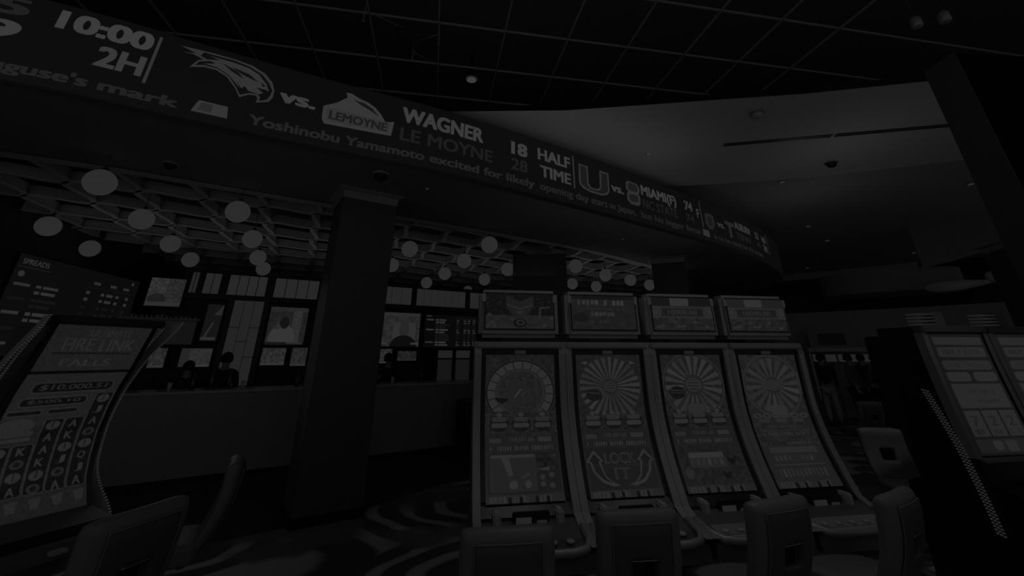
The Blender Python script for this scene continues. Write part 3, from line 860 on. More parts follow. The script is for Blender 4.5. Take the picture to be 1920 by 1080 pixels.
def person(loc, rz, label, top, trousers, arm=0.0, hair=.02, h=1.74, bald=False, stride=.08):
    """origin between the feet, facing -y"""
    r = empty('person', loc, rz, label, 'person'); k = h / 1.74
    r.scale = (k, k, k)
    skinm = mat('skin_tone', .3, .6)
    # body: one continuous figure
    nd = [(0, 0, .95, .13), (0, 0, 1.1, .125), (0, 0, 1.28, (.16, .11)), (0, 0, 1.42, (.12, .08)), (0, -.01, 1.5, .055), (0, -.015, 1.57, .06), (0, -.02, 1.66, .085)]
    ed = [(0, 1), (1, 2), (2, 3), (3, 4), (4, 5), (5, 6)]
    for sx in (-1, 1):
        b = len(nd); st = stride * sx
        nd += [(.09 * sx, 0, .9, .095), (.105 * sx, -st * .5 - .01, .5, .058), (.11 * sx, st * .4, .09, .04), (.115 * sx, st * .4 - .15, .035, .035)]
        ed += [(0, b), (b, b + 1), (b + 1, b + 2), (b + 2, b + 3)]
        b = len(nd); f = arm if sx > 0 else arm * .4
        nd += [(.19 * sx, 0, 1.41, .052), (.23 * sx, .02 - .08 * f, 1.13 + .05 * f, .04), (.23 * sx, -.06 - .22 * f, .88 + .25 * f, .03), (.23 * sx, -.08 - .28 * f, .82 + .28 * f, .03)]
        ed += [(3, b), (b, b + 1), (b + 1, b + 2), (b + 2, b + 3)]
        hx, hy, hz = nd[-1][:3]
        for q in range(4):
            c_ = len(nd); dx = (q - 1.5) * .018
            nd += [(hx, hy + dx - .01 * f, hz - .05, .009), (hx, hy + dx - .02, hz - .085 - .006 * (q in (1, 2)), .007)]
            ed += [(b + 3, c_), (c_, c_ + 1)]
        c_ = len(nd); nd += [(hx - .015 * sx, hy - .04, hz - .03, .01), (hx - .02 * sx, hy - .055, hz - .06, .008)]; ed += [(b + 3, c_), (c_, c_ + 1)]
    skin('body', nd, ed, skinm, r, 1)
    # clothes
    nd = [(0, 0, .93, .15), (0, 0, 1.1, .145), (0, 0, 1.28, (.18, .13)), (0, 0, 1.43, (.14, .095))]; ed = [(0, 1), (1, 2), (2, 3)]
    for sx in (-1, 1):
        f = arm if sx > 0 else arm * .4; b = len(nd)
        nd += [(.19 * sx, 0, 1.42, .065), (.23 * sx, .02 - .08 * f, 1.13 + .05 * f, .055), (.23 * sx, -.06 - .2 * f, .9 + .24 * f, .045)]
        ed += [(3, b), (b, b + 1), (b + 1, b + 2)]
    skin('shirt', nd, ed, top, r, 1)
    nd = [(0, 0, .95, .145)]; ed = []
    for sx in (-1, 1):
        st = stride * sx; b = len(nd)
        nd += [(.09 * sx, 0, .86, .11), (.105 * sx, -st * .5 - .01, .5, .078), (.11 * sx, st * .4, .1, .065)]
        ed += [(0, b), (b, b + 1), (b + 1, b + 2)]
    skin('trousers', nd, ed, trousers, r, 1)
    for sx in (-1, 1):
        MB().box(.115 * sx - .045, .115 * sx + .045, stride * sx * .4 - .2, stride * sx * .4 + .06, 0, .07, .02).obj('shoe', BLACK, r)
    # head details
    mb = MB()
    mb.lathe([(.004, -.02), (.015, 0), (.004, .015)], c=(0, -.115, 1.64), n=8, axis='y')
    for sx in (-1, 1): mb.lathe([(.02, -.01), (.024, 0), (.018, .01)], c=(.09 * sx, -.02, 1.65), n=8, axis='x')
    mb.obj('face', skinm, r)
    hm = mat('hair_%d' % int(hair * 100), hair, .6)
    n = 10
    prof = [(max(.101 * math.sin(PI / 2 * k_ / n), .003), .112 * math.cos(PI / 2 * k_ / n)) for k_ in range(n + 1)] + [(.098, -.05), (.08, -.07)]
    mb = MB().lathe([(a, b) for a, b in prof], c=(0, .0, 1.665), n=16); mb.obj('hair', hm, r)
    return r


DKC = mat('dark_cloth', .03, .9); GRC = mat('grey_cloth', .12, .9); LTC = mat('light_cloth', .5, .9)
person(cpt(.9, 1.1, 0), AC + PI, 'bartender in dark clothes standing behind counter left of lit tower', DKC, DKC, .5)
person(cpt(3.95, 1.2, 0), AC, 'bartender in dark clothes behind counter right of the square column', DKC, DKC, .7, .03)
person(cpt(.35, 1.3, 0), AC, 'person in dark top behind the left end of the bar counter', DKC, DKC, .3, .02, 1.6)
person((10.52, 10.97, 0), 2.4, 'person in black jacket and pale trousers walking beyond the fourth slot machine', DKC, LTC, .2)
person((10.81, 10.40, 0), .4, 'person in grey top standing in the aisle, third from the slot machines', GRC, DKC, .6)
person((11.66, 10.81, 0), 3.0, 'person in dark clothes standing farther back between two others in the aisle', DKC, DKC, .2, .04)
person((11.11, 9.93, 0), 2.8, 'person in dark grey jacket at the right of the aisle group', GRC, DKC, .4)

# ============================================================ slot machines
MW = .66


def prof_main(v):
    """screen profile: v 0 top .. 1 bottom -> (y, z) with y measured forward(-) from 0"""
    z = 1.72 - (1.72 - .86) * v
    y = -.02 - .17 * max(0, (v - .35) / .65) ** 1.8
    return y, z


def wheel(R, cx, cy, rx, ry, n, g1, g2, seed=1, hub=.26):
    rr = random.Random(seed)
    for k in range(n):
        a = 360 / n * k
        R.ell(cx, cy, rx, ry, g1 + rr.uniform(-5, 4), hub, a, a + 360 / n * .55)
    R.ell(cx, cy, rx * hub, ry * hub, 24); R.ell(cx, cy, rx * hub * .8, ry * hub * .7, 33, .75)
    return R


def pots(R, y, g=36, n=3):
    for k in range(n):
        x = .2 + .3 * k
        R.ell(x, y + .012, .13, .055, 10); R.rrect(x - .1, y - .035, x + .1, y - .002, g - 4, .03); R.rrect(x - .11, y + .006, x + .11, y + .04, g, .03)
        R.ell(x, y - .05, .04, .015, 38)
    return R


def meter(R, y):
    R.rect(.0, y, 1, y + .10, 20); R.rect(.06, y + .015, .22, y + .045, 33); R.rect(.72, y + .01, .9, y + .042, 35)
    R.text('158,601.66', .33, y + .01, .66, y + .042, 38, .02)
    R.rect(.02, y + .055, .98, y + .058, 30)
    R.ticks(.07, y + .065, .93, y + .098, 38, 26, 3)
    return R


def footer(R):
    R.rect(0, .955, 1, 1, 26); R.ticks(.05, .96, .96, 1.0, 34, 16, 5, .75)
    for x in (.28, .42, .62, .76): R.rect(x, .965, x + .045, 1, 5)
    R.rect(0, .72, .035, .95, 22); R.rect(.965, .72, 1, .95, 22)
    return R


def art1():
    R = Ras(150, 300, 21); R.speckle(0, 0, 1, .7, 4, .05, 1); R.speckle(0, 0, 1, 1, 2.5, .02, 2)
    R.ell(.5, .29, .5, .25, 30, 0); R.ell(.5, .29, .49, .245, 7, 0); R.ell(.5, .29, .47, .235, 38, .76)
    for k in range(20): 
        a = math.radians(18 * k + 4); R.line(.5 + .36 * math.cos(a), .29 + .18 * math.sin(a), .5 + .47 * math.cos(a), .29 + .235 * math.sin(a), 10, .006)
    R.ell(.5, .29, .36, .18, 24); R.speckle(.22, .16, .78, .42, 5, .035, 5); R.ell(.5, .29, .34, .17, 33, .95)
    R.ell(.47, .30, .18, .10, 25); R.line(.42, .325, .50, .27, 42, .012); R.line(.52, .315, .56, .29, 32, .01)
    R.poly([(.13, .325), (.34, .325), (.31, .355), (.235, .375), (.16, .355)], 9); R.line(.14, .325, .33, .33, 36, .006)
    R.rect(.0, .43, 1, .58, 22); R.speckle(0, .43, 1, .58, 6, .03, 9)
    pots(R, .505); meter(R, .60)
    R.rrect(.05, .715, .965, .945, 25, .02, 12, .01); R.rrect(.07, .72, .66, .74, 38, .02); R.poly([(.2, .73), (.31, .73), (.36, .84), (.31, .855)], 38)
    R.rrect(.08, .745, .64, .94, None, .03, 29, .008); R.ell(.36, .90, .055, .025, 40); R.ell(.55, .9, .042, .022, 40); R.line(.48, .86, .56, .84, 38, .01)
    R.rect(.67, .72, .95, .945, 18); R.speckle(.67, .72, .95, .82, 9, .05, 3); R.poly([(.66, .815), (.84, .8), (.84, .825)], 38)
    for x, y in ((.74, .86), (.86, .85), (.74, .9), (.86, .91)): R.ell(x, y, .035, .016, 34)
    return footer(R)


def art2():
    R = Ras(150, 300, 21); R.speckle(0, 0, 1, .45, 3, .05, 4)
    wheel(R, .5, .255, .46, .235, 26, 38, 22, 2); R.poly([(.07, .07), (.17, .05), (.17, .08)], 42); R.poly([(.93, .07), (.83, .05), (.83, .08)], 42)
    for y in (.235, .255, .275): R.rect(.42, y, .58, y + .008, 38)
    R.ell(.25, .32, .12, .045, 13); R.line(.16, .30, .34, .31, 34, .008)
    R.rect(0, .47, 1, .58, 21); R.speckle(0, .44, 1, .58, 6, .03, 19); pots(R, .505, 38); meter(R, .59)
    R.rect(.0, .70, 1, .955, 17)
    def arrow(sx):
        f = lambda x: .5 + sx * (x - .5)
        out = [(.86, .71), (.99, .79), (.93, .79), (.90, .85), (.80, .91), (.66, .935), (.56, .93), (.66, .91), (.74, .87), (.78, .79), (.74, .78)]
        R.poly([(f(x), y) for x, y in out], 38)
        cx, cy = .83, .83
        inn = [(.86, .735), (.94, .78), (.905, .785), (.87, .845), (.78, .895), (.66, .92), (.75, .88), (.81, .79), (.785, .775)]
        R.poly([(f(x), y) for x, y in inn], 15)
    arrow(1); arrow(-1)
    R.text('LOCK', .28, .73, .72, .80, 34, .04); R.text('LOCK', .30, .74, .70, .79, 22, .0); R.text('IT', .39, .825, .61, .895, 33, .04); R.text('IT', .41, .835, .59, .885, 22, .0)
    R.rect(.1, .81, .9, .815, 26)
    return footer(R)


def art3():
    R = Ras(150, 300, 22); R.speckle(0, 0, 1, .45, 4, .05, 14)
    wheel(R, .5, .25, .46, .24, 20, 38, 22, 5, .34); R.ell(.5, .25, .5, .262, 34, .965)
    for y in (.215, .24, .265): R.rect(.38, y, .62, y + .012, 36)
    R.ell(.22, .31, .13, .05, 10); R.line(.12, .29, .33, .295, 36, .008); R.line(.12, .31, .33, .315, 34, .006)
    R.rect(0, .47, 1, .58, 22); R.speckle(0, .42, 1, .58, 7, .03, 29); pots(R, .505, 37); R.rrect(.35, .4, .62, .47, 34, .05); meter(R, .59)
    R.rect(.0, .70, 1, .955, 20); R.speckle(0, .70, 1, .955, 5, .035, 3)
    R.rect(.17, .75, .7, .785, 40); R.rect(.17, .785, .72, .85, 28); R.ticks(.18, .79, .7, .84, 36, 6, 8)
    for cx, cy in ((.8, .8), (.66, .89)): R.poly([(cx - .07, cy - .02), (cx, cy), (cx + .07, cy - .02), (cx + .05, cy + .02), (cx, cy + .035), (cx - .05, cy + .02)], 8)
    R.ell(.12, .88, .06, .035, 30)
    return footer(R)


def art4():
    R = Ras(150, 300, 24); R.speckle(0, 0, 1, .45, 5, .05, 24)
    wheel(R, .5, .26, .46, .23, 18, 38, 22, 7, .3); R.ell(.5, .26, .5, .258, 34, .95); R.rrect(.3, .225, .7, .29, 32, .04)
    R.rrect(.36, .42, .66, .5, 37, .08)
    for k in range(6): R.ell(.12 + .155 * k, .505, .07, .02, 37, .55)
    for k in range(3): R.rrect(.12 + .28 * k, .53, .3 + .28 * k, .555, 34, .02)
    R.speckle(0, .56, 1, .72, 5, .04, 8); R.ticks(.2, .58, .75, .60, 34, 20, 8); R.ticks(.1, .63, .8, .66, 36, 22, 9)
    R.rect(.1, .615, .9, .62, 34); R.ticks(.45, .70, .85, .72, 40, 14, 10); R.rect(.12, .735, .88, .775, 34); R.rect(.14, .785, .8, .835, 26); R.ticks(.16, .79, .78, .83, 36, 9, 2)
    R.rect(.1, .85, .9, .857, 36); R.ticks(.12, .875, .9, .935, 35, 12, 6)
    return footer(R)


def top1():
    R = Ras(110, 66, 8); rr = random.Random(1)
    for k in range(40): R.ell(rr.random(), rr.uniform(0, .55), .008, .012, 40)
    R.rect(0, .62, 1, 1, 25); R.speckle(0, .6, 1, 1, 4, .05, 3)
    R.poly([(.30, .05), (.5, .22), (.70, .05), (.70, .38), (.62, .58), (.5, .70), (.38, .58), (.30, .38)], 22)
    R.line(.32, .32, .5, .44, 34, .012); R.line(.68, .32, .5, .44, 34, .012); R.poly([(.44, .5), (.56, .5), (.5, .6)], 33)
    R.ell(.5, .83, .1, .13, 9); R.ell(.51, .82, .06, .08, 32, .6)
    R.line(.8, .4, .94, .38, 36, .012); R.line(.8, .4, .79, .72, 34, .012)
    for x, y in ((.05, .9), (.14, .93), (.85, .9), (.06, .6), (.97, .68), (.1, .82)): R.ell(x, y, .03, .04, 34)
    return R


def top2():
    R = Ras(110, 66, 22); R.rect(0, 0, 1, .12, 12); R.speckle(0, 0, 1, 1, 2.5, .06, 6)
    R.ticks(.1, .12, .85, .3, 43, 11, 4, .75); R.ticks(.16, .38, .84, .42, 34, 20, 5); R.ticks(.3, .48, .68, .62, 40, 6, 6, .8); R.ticks(.28, .75, .62, .8, 38, 9, 7); R.ell(.14, .65, .12, .12, 14)
    return R


def top3(seed=0):
    R = Ras(110, 66, 24); R.rect(0, 0, 1, .26, 13 if seed == 0 else 24); R.rrect(.31, .02, .62, .26, 42, .02)
    R.rect(0, .29, 1, .62, 26); R.rect(.0, .30, 1, .32, 36); R.rect(0, .6, 1, .625, 38)
    for x in (.06, .94): R.ell(x, .45, .09, .17, 38, .75); R.ell(x, .45, .05, .1, 36)
    R.rect(.16, .35, .84, .56, 19); R.text('10000.00', .26, .38, .74, .52, 37, .03)
    R.speckle(0, .63, 1, 1, 5, .05, 12 + seed)
    for x, y in ((.08, .9), (.15, .86), (.42, .88), (.5, .86), (.35, .75), (.68, .75), (.88, .9)): R.ell(x, y, .035, .04, 36)
    return R


def light_teeth(mb, x0, x1, z0, z1, y, n):
    for k in range(n):
        z = z0 + (z1 - z0) * k / n
        mb.box(x0, x1, y - .004, y, z, z + (z1 - z0) / n * .5)


def slot_main(x, y, art, top, label, lit=False, ticks=False):
    r = empty('slot_machine', (x, y, 0), 0, label, 'slot machine', 'bank of four curved-screen slot machines')
    W = MW / 2
    # cabinet: side profile extruded
    pr = [(.35, 0), (.35, 1.8), (.0, 1.8), (.0, 1.3), (-.02, 1.12), (-.08, .98), (-.19, .84), (-.25, .78), (-.55, .70), (-.56, .62), (-.32, .5), (-.3, 0)]
    mb = MB().prism(pr, lambda a, b: (-W + .01, a, b), lambda a, b: (W - .01, a, b)); mb.obj('cabinet', CHAR, r)
    # rails following the screen
    n = 24
    pts = []
    for i in range(n + 1):
        v = i / n; yy, zz = prof_main(v); pts.append((yy - .03, zz))
    pts = [(-.03, 1.8), (-.04, 1.76)] + pts + [(-.25, .80), (-.33, .765), (-.50, .745), (-.575, .735)]
    for sx in (-1, 1):
        mb = MB(); xo, xi = (W + .0085) * sx, (W - .04) * sx
        A = [(xi, a, b) for a, b in pts]; B_ = [(xo, a, b) for a, b in pts]; C_ = [(xo, a + .12, b) for a, b in pts]; D_ = [(xi, a + .06, b) for a, b in pts]
        mb.strip(A, B_); mb.strip(B_, C_); mb.strip(D_, A)
        mb.obj('side_rail', TRIM, r, fix=False)
        if ticks:
            mb = MB()
            for k in range(34):
                v = .02 + .5 * k / 34; yy, zz = prof_main(v); a = (W - .034) * sx; b = (W - .012) * sx
                mb.box(min(a, b), max(a, b), yy - .036, yy - .03, zz - .004, zz + .004)
            mb.obj('rail_light', glow(34), r)
    # top cross bar and black header
    MB().box(-W + .0, W - .0, -.06, .1, 1.755, 1.80, .01).obj('cross_bar', TRIM, r)
    MB().box(-W + .04, W - .04, -.03, .02, 1.70, 1.757).obj('header', BLACK, r)
    MB().box(-.04, .04, -.035, -.03, 1.715, 1.74).obj('header_badge', glow(27), r)
    # black surround + screen
    def S(u, v):
        yy, zz = prof_main(v); return (-W + .075 + (MW - .15) * u, yy - .012, zz - .01)
    mb = MB(); mb.strip([(-W + .04, prof_main(i / n)[0] - .004, prof_main(i / n)[1]) for i in range(n + 1)], [(W - .04, prof_main(i / n)[0] - .004, prof_main(i / n)[1]) for i in range(n + 1)])
    mb.obj('bezel', BLACK, r, fix=False)
    art.mesh('main_screen', S, r)
    # deck
    mb = MB().prism([(-.19, .845), (-.255, .795), (-.26, .74), (-.15, .74)], lambda a, b: (-W + .03, a, b), lambda a, b: (W - .03, a, b)); mb.obj('lower_bezel', BLACK, r)
    MB().box(-.22, -.17, -.30, -.2, .745, .83, .01).obj('speaker_post', TRIMD, r)
    MB().box(.17, .22, -.30, -.2, .745, .83, .01).obj('speaker_post', TRIMD, r)
    bd = MB().box(-.1, .13, -.285, -.255, .745, .825, .006).obj('bill_acceptor', BLACK, r)
    MB().box(-.08, .015, -.29, -.284, .765, .80).obj('card_slot', glow(34), bd)
    MB().box(.05, .11, -.29, -.284, .765, .783).obj('bill_slot', glow(30), bd)
    dk = MB().prism([(-.26, .76), (-.53, .715), (-.53, .69), (-.26, .69)], lambda a, b: (-W + .05, a, b), lambda a, b: (W - .05, a, b)).obj('button_deck', mat('deck_panel_lit', .35, .3) if lit else mat('deck_panel', .06, .3), r)
    if lit:
        mb = MB()
        mb.add([(-W + .09, -.30, .757), (W - .09, -.30, .757), (W - .07, -.5, .724), (-W + .07, -.5, .724)], [(0, 3, 2, 1)]); mb.obj('deck_screen', glow(27), dk, fix=False)
    for k in range(5):
        bx = -.2 + .1 * k; MB().lathe([(.022, 0), (.026, .006), (.022, .014), (.008, .016)], c=(bx, -.47, .726), n=12).obj('play_button', mat('button_plastic', .35, .3), dk)
    mb = MB(); loop = [(-W + .02, -.34, .755), (-W + .02, -.48, .735), (-W + .06, -.55, .72), (-W + .14, -.57, .715), (W - .14, -.57, .715), (W - .06, -.55, .72), (W - .02, -.48, .735), (W - .02, -.34, .755)]
    mb.tube(loop, .022, 8); mb.obj('deck_rim', TRIM, r)
    MB().box(-W + .03, W - .03, -.31, -.28, .08, .5, .01).obj('belly_door', DARK, r)
    MB().box(-W, W, -.33, .36, 0, .07).obj('base', BLACK, r)
    # topper
    tp = MB().box(-.31, .31, -.02, .14, 1.83, 2.185, .03).obj('topper', mat('topper_frame_paint', .33, .7), r)
    top.mesh('topper_screen', lambda u, v: (-.265 + .53 * u, -.027, 2.15 - .255 * v), tp)
    MB().box(-.275, .275, -.024, -.018, 1.885, 2.16).obj('topper_bezel', BLACK, tp)
    for sx in (-1, 1): MB().box(.278 * sx - .014, .278 * sx + .014, -.03, -.018, 2.09, 2.15, .004).obj('topper_lamp', glow(36), tp)
    MB().box(-.12, .12, .02, .12, 1.79, 1.84).obj('topper_neck', BLACK, tp)
    return r


XS = [.27 + .68 * k + .33 for k in range(4)]
slot_main(XS[0], 3.3, art1(), top1(), 'curved slot machine showing a segmented dial, nearest the bar and leftmost of the four', ticks=False)
slot_main(XS[1], 3.3, art2(), top2(), 'curved slot machine reading LOCK IT between two curved arrows')
slot_main(XS[2], 3.3, art3(), top3(0), 'curved slot machine with wheel and dark heart shapes, third of the bank of four', lit=True, ticks=True)
slot_main(XS[3], 3.3, art4(), top3(1), 'curved slot machine with wheel at the aisle end of the bank of four', lit=True, ticks=True)
# ---- right pair
def art_r(seed):
    R = Ras(110, 240, 16); rr = random.Random(seed)
    R.rect(.05, .03, .95, .10, 33); R.rrect(.06, .12, .94, .21, 33, .05); R.rrect(.06, .24, .94, .32, 32, .05)
    R.rrect(.05, .34, .47, .42, 35, .06); R.rrect(.53, .34, .95, .42, 35, .06); R.rect(.05, .44, .95, .64, 34)
    for k in range(3):
        x = .05 + .31 * k; R.rect(x, .66, x + .28, .86, 34); R.text('7' if k == 0 else '2', x + .07, .70, x + .2, .78, 24, .05); R.ticks(x + .05, .80, x + .25, .85, 24, 5, k + seed)
    R.rect(.03, .88, .97, .98, 24); R.rrect(.3, .89, .45, .96, 36, .04); R.rrect(.52, .89, .7, .97, 34, .02)
    R.ticks(.3, .49, .8, .53, 27, 9, 4 + seed); R.ticks(.4, .57, .8, .6, 27, 9, 5 + seed); R.ticks(.15, .14, .85, .19, 26, 12, seed); R.ticks(.15, .26, .85, .30, 26, 12, seed + 1)
    return R


def slot_right(x, y, seed, label):
    r = empty('slot_machine', (x, y, 0), 0, label, 'slot machine', 'pair of tall slot machines at right')
    W = .325
    pf = lambda v: (-.0 - .075 * max(0, v) ** 1.7, 1.88 - .87 * v)
    pr = [(.5, 0), (.5, .75), (.38, .80), (.34, 1.5), (.37, 1.93), (.0, 1.93)] + [(pf(i / 10)[0], pf(i / 10)[1]) for i in range(11)] + [(-.12, .84), (-.3, .76), (-.32, .6), (-.1, .5), (-.1, 0)]
    MB().prism(pr, lambda a, b: (-W + .015, a, b), lambda a, b: (W, a, b)).obj('cabinet', BLACK, r)
    n = 20
    for sx in (-1, 1):
        mb = MB(); P_ = [pf(i / n) for i in range(n + 1)]
        mb.strip([((W - .045) * sx, a - .02, b) for a, b in P_], [(W * sx, a - .02, b) for a, b in P_]); mb.strip([(W * sx, a - .02, b) for a, b in P_], [(W * sx, a + .05, b) for a, b in P_])
        mb.obj('side_rail', TRIM, r, fix=False)
    MB().box(-W, W, -.03, .05, 1.88, 1.935, .008).obj('cross_bar', CHAR, r)
    R = art_r(seed)
    R.mesh('main_screen', lambda u, v: (-W + .06 + (2 * W - .12) * u, pf(v * .97)[0] - .012, pf(v * .97)[1] - .01), r)
    MB().box(-W + .04, W - .04, pf(1)[0] - .05, pf(1)[0], .99, 1.015, .004).obj('screen_sill', TRIM, r)
    dk = MB().prism([(-.1, .88), (-.33, .80), (-.33, .74), (-.1, .74)], lambda a, b: (-W + .02, a, b), lambda a, b: (W - .02, a, b)).obj('button_deck', BLACK, r)
    for k in range(3): MB().box(-.14 + .13 * k, -.05 + .13 * k, -.27, -.2, .82, .85, .004).obj('play_button', mat('button_plastic', .35, .3), dk)
    # beaded light strip down the left cabinet edge
    mb = MB(); a0 = (.13, 1.44); a1 = (-.05, .56)
    for k in range(46):
        t = k / 45; yy = a0[0] + (a1[0] - a0[0]) * t - .03 * math.sin(PI * t); zz = a0[1] + (a1[1] - a0[1]) * t
        for q in range(3): mb.box(-W - .012, -W - .002, yy - .05 + .02 * q, yy - .04 + .02 * q, zz - .004 + q * .004, zz + .005 + q * .004)
    mb.obj('edge_light_strip', glow(38), r)
    for q in range(4): MB().box(-.16, .02, .1, .2, 1.95 + .028 * q, 1.962 + .028 * q, .003).obj('topper_fin', glow(26), r)
    MB().box(.0, .12, .1, .22, 1.93, 2.06, .01).obj('topper_block', CHAR, r)
    g_ = MB()
    for q in range(6): g_.box(-W + .05, W - .03, -.125, -.11, .54 + .022 * q, .552 + .022 * q)
    g_.obj('speaker_grille', glow(24), r)
    MB().box(-W, W, -.12, .5, 0, .07).obj('base', BLACK, r)
    return r


slot_right(4.22, 3.02, 1, 'tall slot machine at right with black side panel and beaded light strip')
slot_right(4.89, 3.02, 4, 'tall slot machine at the right edge, beyond the black side panel one')


# ---- left machine, turned to the right
def slot_left(x, y, rz, label, full=True):
    r = empty('slot_machine', (x, y, 0), rz, label, 'slot machine')
    W = .27
    def pf(v):  # concave face
        z = 1.9 - 1.06 * v
        return (-float(np.interp(z, [.80, .9, .98, 1.1, 1.24, 1.39, 1.5, 1.62, 1.77, 1.92], [-.08, -.15, -.21, -.24, -.25, -.22, -.18, -.11, -.04, .03])), z)
    pr = [(.45, 0), (.45, 1.88)] + [(pf(i / 12)[0], pf(i / 12)[1]) for i in range(13)] + [(-.36, .80), (-.52, .72), (-.53, .64), (-.3, .5), (-.28, 0)]
    MB().prism(pr, lambda a, b: (-W, a, b), lambda a, b: (W, a, b)).obj('cabinet', CHAR, r)
    R = Ras(150, 320, 22)
    R.rect(0, 0, 1, .27, 25); R.rect(0, .27, 1, .285, 4)
    R.text('ULTIMATE', .36, .04, .8, .08, 34, .03, -.2); R.text('FIRE LINK', .16, .09, .9, .16, 34, .04, -.2); R.rect(.1, .17, .9, .178, 12); R.text('CASH', .38, .18, .62, .2, 30, .03); R.text('FALLS', .22, .205, .74, .245, 35, .04, -.2)
    def pill(x0, y0, x1, y1, s_): R.rrect(x0, y0, x1, y1, 8, .05, 33, .014); R.text(s_, x0 + .07, y0 + .014, x1 - .07, y1 - .014, 32, .03)
    R.rect(0, .285, 1, .56, 26)
    pill(.12, .33, .92, .39, '$10,000.51'); pill(.08, .41, .72, .46, '$500.10'); pill(.02, .475, .34, .505, '50.00'); pill(.38, .475, .68, .505, '20.00')
    R.ell(.16, .56, .16, .045, 33); R.rrect(.0, .585, .34, .61, 32, .01); R.rrect(.0, .615, .34, .635, 33, .01)
    # reels
    heights = [.65, .65, .53, .53, .40]; sym = ['A', 'A', 'K', 'Q', 'J']
    for c_ in range(5):
        x0 = .01 + .196 * c_; x1 = x0 + .19; R.rrect(x0, heights[c_], x1, .90, 8, .03, 32, .01)
        nn = int(round((.9 - heights[c_]) / .062))
        for k in range(nn):
            yc = heights[c_] + .035 + .062 * k
            if (k * 3 + c_ * 2) % 4 in (0,): R.ell((x0 + x1) / 2, yc, .065, .024, 34); R.line((x0 + x1) / 2, yc - .02, (x0 + x1) / 2, yc + .01, 14, .006)
            elif (k + c_) % 5 == 2: R.ell((x0 + x1) / 2, yc, .06, .022, 28); R.ell((x0 + x1) / 2, yc, .03, .012, 12)
            else: R.text(sym[(k + c_ * 2) % 5], x0 + .055, yc - .02, x1 - .055, yc + .02, 36, .05)
    R.rect(0, .905, 1, .99, 23); 
    for k in range(5): R.poly([(.06 + .2 * k, .92), (.17 + .2 * k, .915), (.15 + .2 * k, .96), (.09 + .2 * k, .965)], 32)
    R.speckle(0, 0, 1, 1, 2, .02, 3)
    R.mesh('main_screen', lambda u, v: (-W + .02 + (2 * W - .04) * u, pf(v)[0] - .012, pf(v)[1]), r)
    n = 30
    for sx in (-1, 1):
        P_ = [pf(i / n) for i in range(n + 1)]
        mb = MB(); mb.strip([((W - .02) * sx, a - .014, b) for a, b in P_], [((W - .0) * sx, a - .03, b) for a, b in P_]); mb.strip([(W * sx, a - .03, b) for a, b in P_], [(W * sx, a + .05, b) for a, b in P_])
        mb.obj('side_rail', BLACK, r, fix=False)
        # curved wing with two beaded light strips, bowed backwards
        def crv(P_, z):
            zs = [p[1] for p in P_][::-1]; as_ = [p[0] for p in P_][::-1]
            return -float(np.interp(z, zs, as_))
        WO = [(.19, 1.91), (-.14, 1.66), (-.30, 1.45), (-.37, 1.25), (-.36, 1.03), (-.31, .94), (-.19, .86), (.0, .77)]
        WI = [(.05, 1.9), (-.13, 1.75), (-.30, 1.52), (-.40, 1.28), (-.40, 1.09), (-.32, .94), (-.19, .78), (-.05, .69)]
        o1, o2 = (W + .045) * sx, (W + .085) * sx
        n2 = 40; Z1 = [1.9 - (1.9 - .74) * i / n2 for i in range(n2 + 1)]
        A1 = [(o1, sum(crv(WI, z + d) for d in (-.05, 0, .05)) / 3, z) for z in Z1]
        A2 = [(o2, sum(crv(WO, z + d) for d in (-.05, 0, .05)) / 3 + .0, z + .02) for z in Z1]
        A3 = [(p[0], p[1] + .07, p[2]) for p in A2]
        mb = MB(); mb.strip(A1, A2, True); mb.strip(A2, A3, True)
        wg = mb.obj('side_wing', TRIMD, r, fix=False)
        for PP, dy in ((A2, -.008), (A1, -.008)):
            mb = MB()
            for k in range(88):
                t = k / 87 * n2; i = min(int(t), n2 - 1); u_ = t - i
                c_ = [PP[i][q] * (1 - u_) + PP[i + 1][q] * u_ for q in range(3)]
                mb.box(c_[0] - .005, c_[0] + .005, c_[1] + dy - .004, c_[1] + dy + .004, c_[2] - .004, c_[2] + .004)
            mb.obj('wing_light_strip', glow(38), wg)
    MB().box(-W - .02, W + .02, -.10, .1, 1.88, 1.93, .01).obj('top_cap', BLACK, r)
    dk = MB().prism([(-.27, .84), (-.36, .78), (-.6, .715), (-.6, .68), (-.27, .68)], lambda a, b: (-W - .03, a, b), lambda a, b: (W + .03, a, b)).obj('button_deck', BLACK, r)
    MB().box(-W - .02, W + .02, -.63, -.57, .70, .735, .01).obj('deck_rim', TRIM, r)
    for bx in (-.1, .05, .16): MB().box(bx, bx + .07, -.44, -.38, .768, .785, .004).obj('play_button', mat('button_plastic', .35, .3), dk)
    MB().box(.1, .22, -.35, -.32, .80, .84, .004).obj('bill_acceptor', TRIM, dk)
    MB().box(-W, W, -.3, .46, 0, .07).obj('base', BLACK, r)
    return r


BD = Vector((.54, .84)).normalized(); RZL = math.atan2(BD.y, BD.x)
P0 = Vector((-2.2, 3.0)); cen = P0 + BD * .25 + Vector((-BD.y, BD.x)) * .12
slot_left(cen.x, cen.y, RZL, 'slot machine at left edge reading ULTIMATE FIRE LINK with beaded light wings')

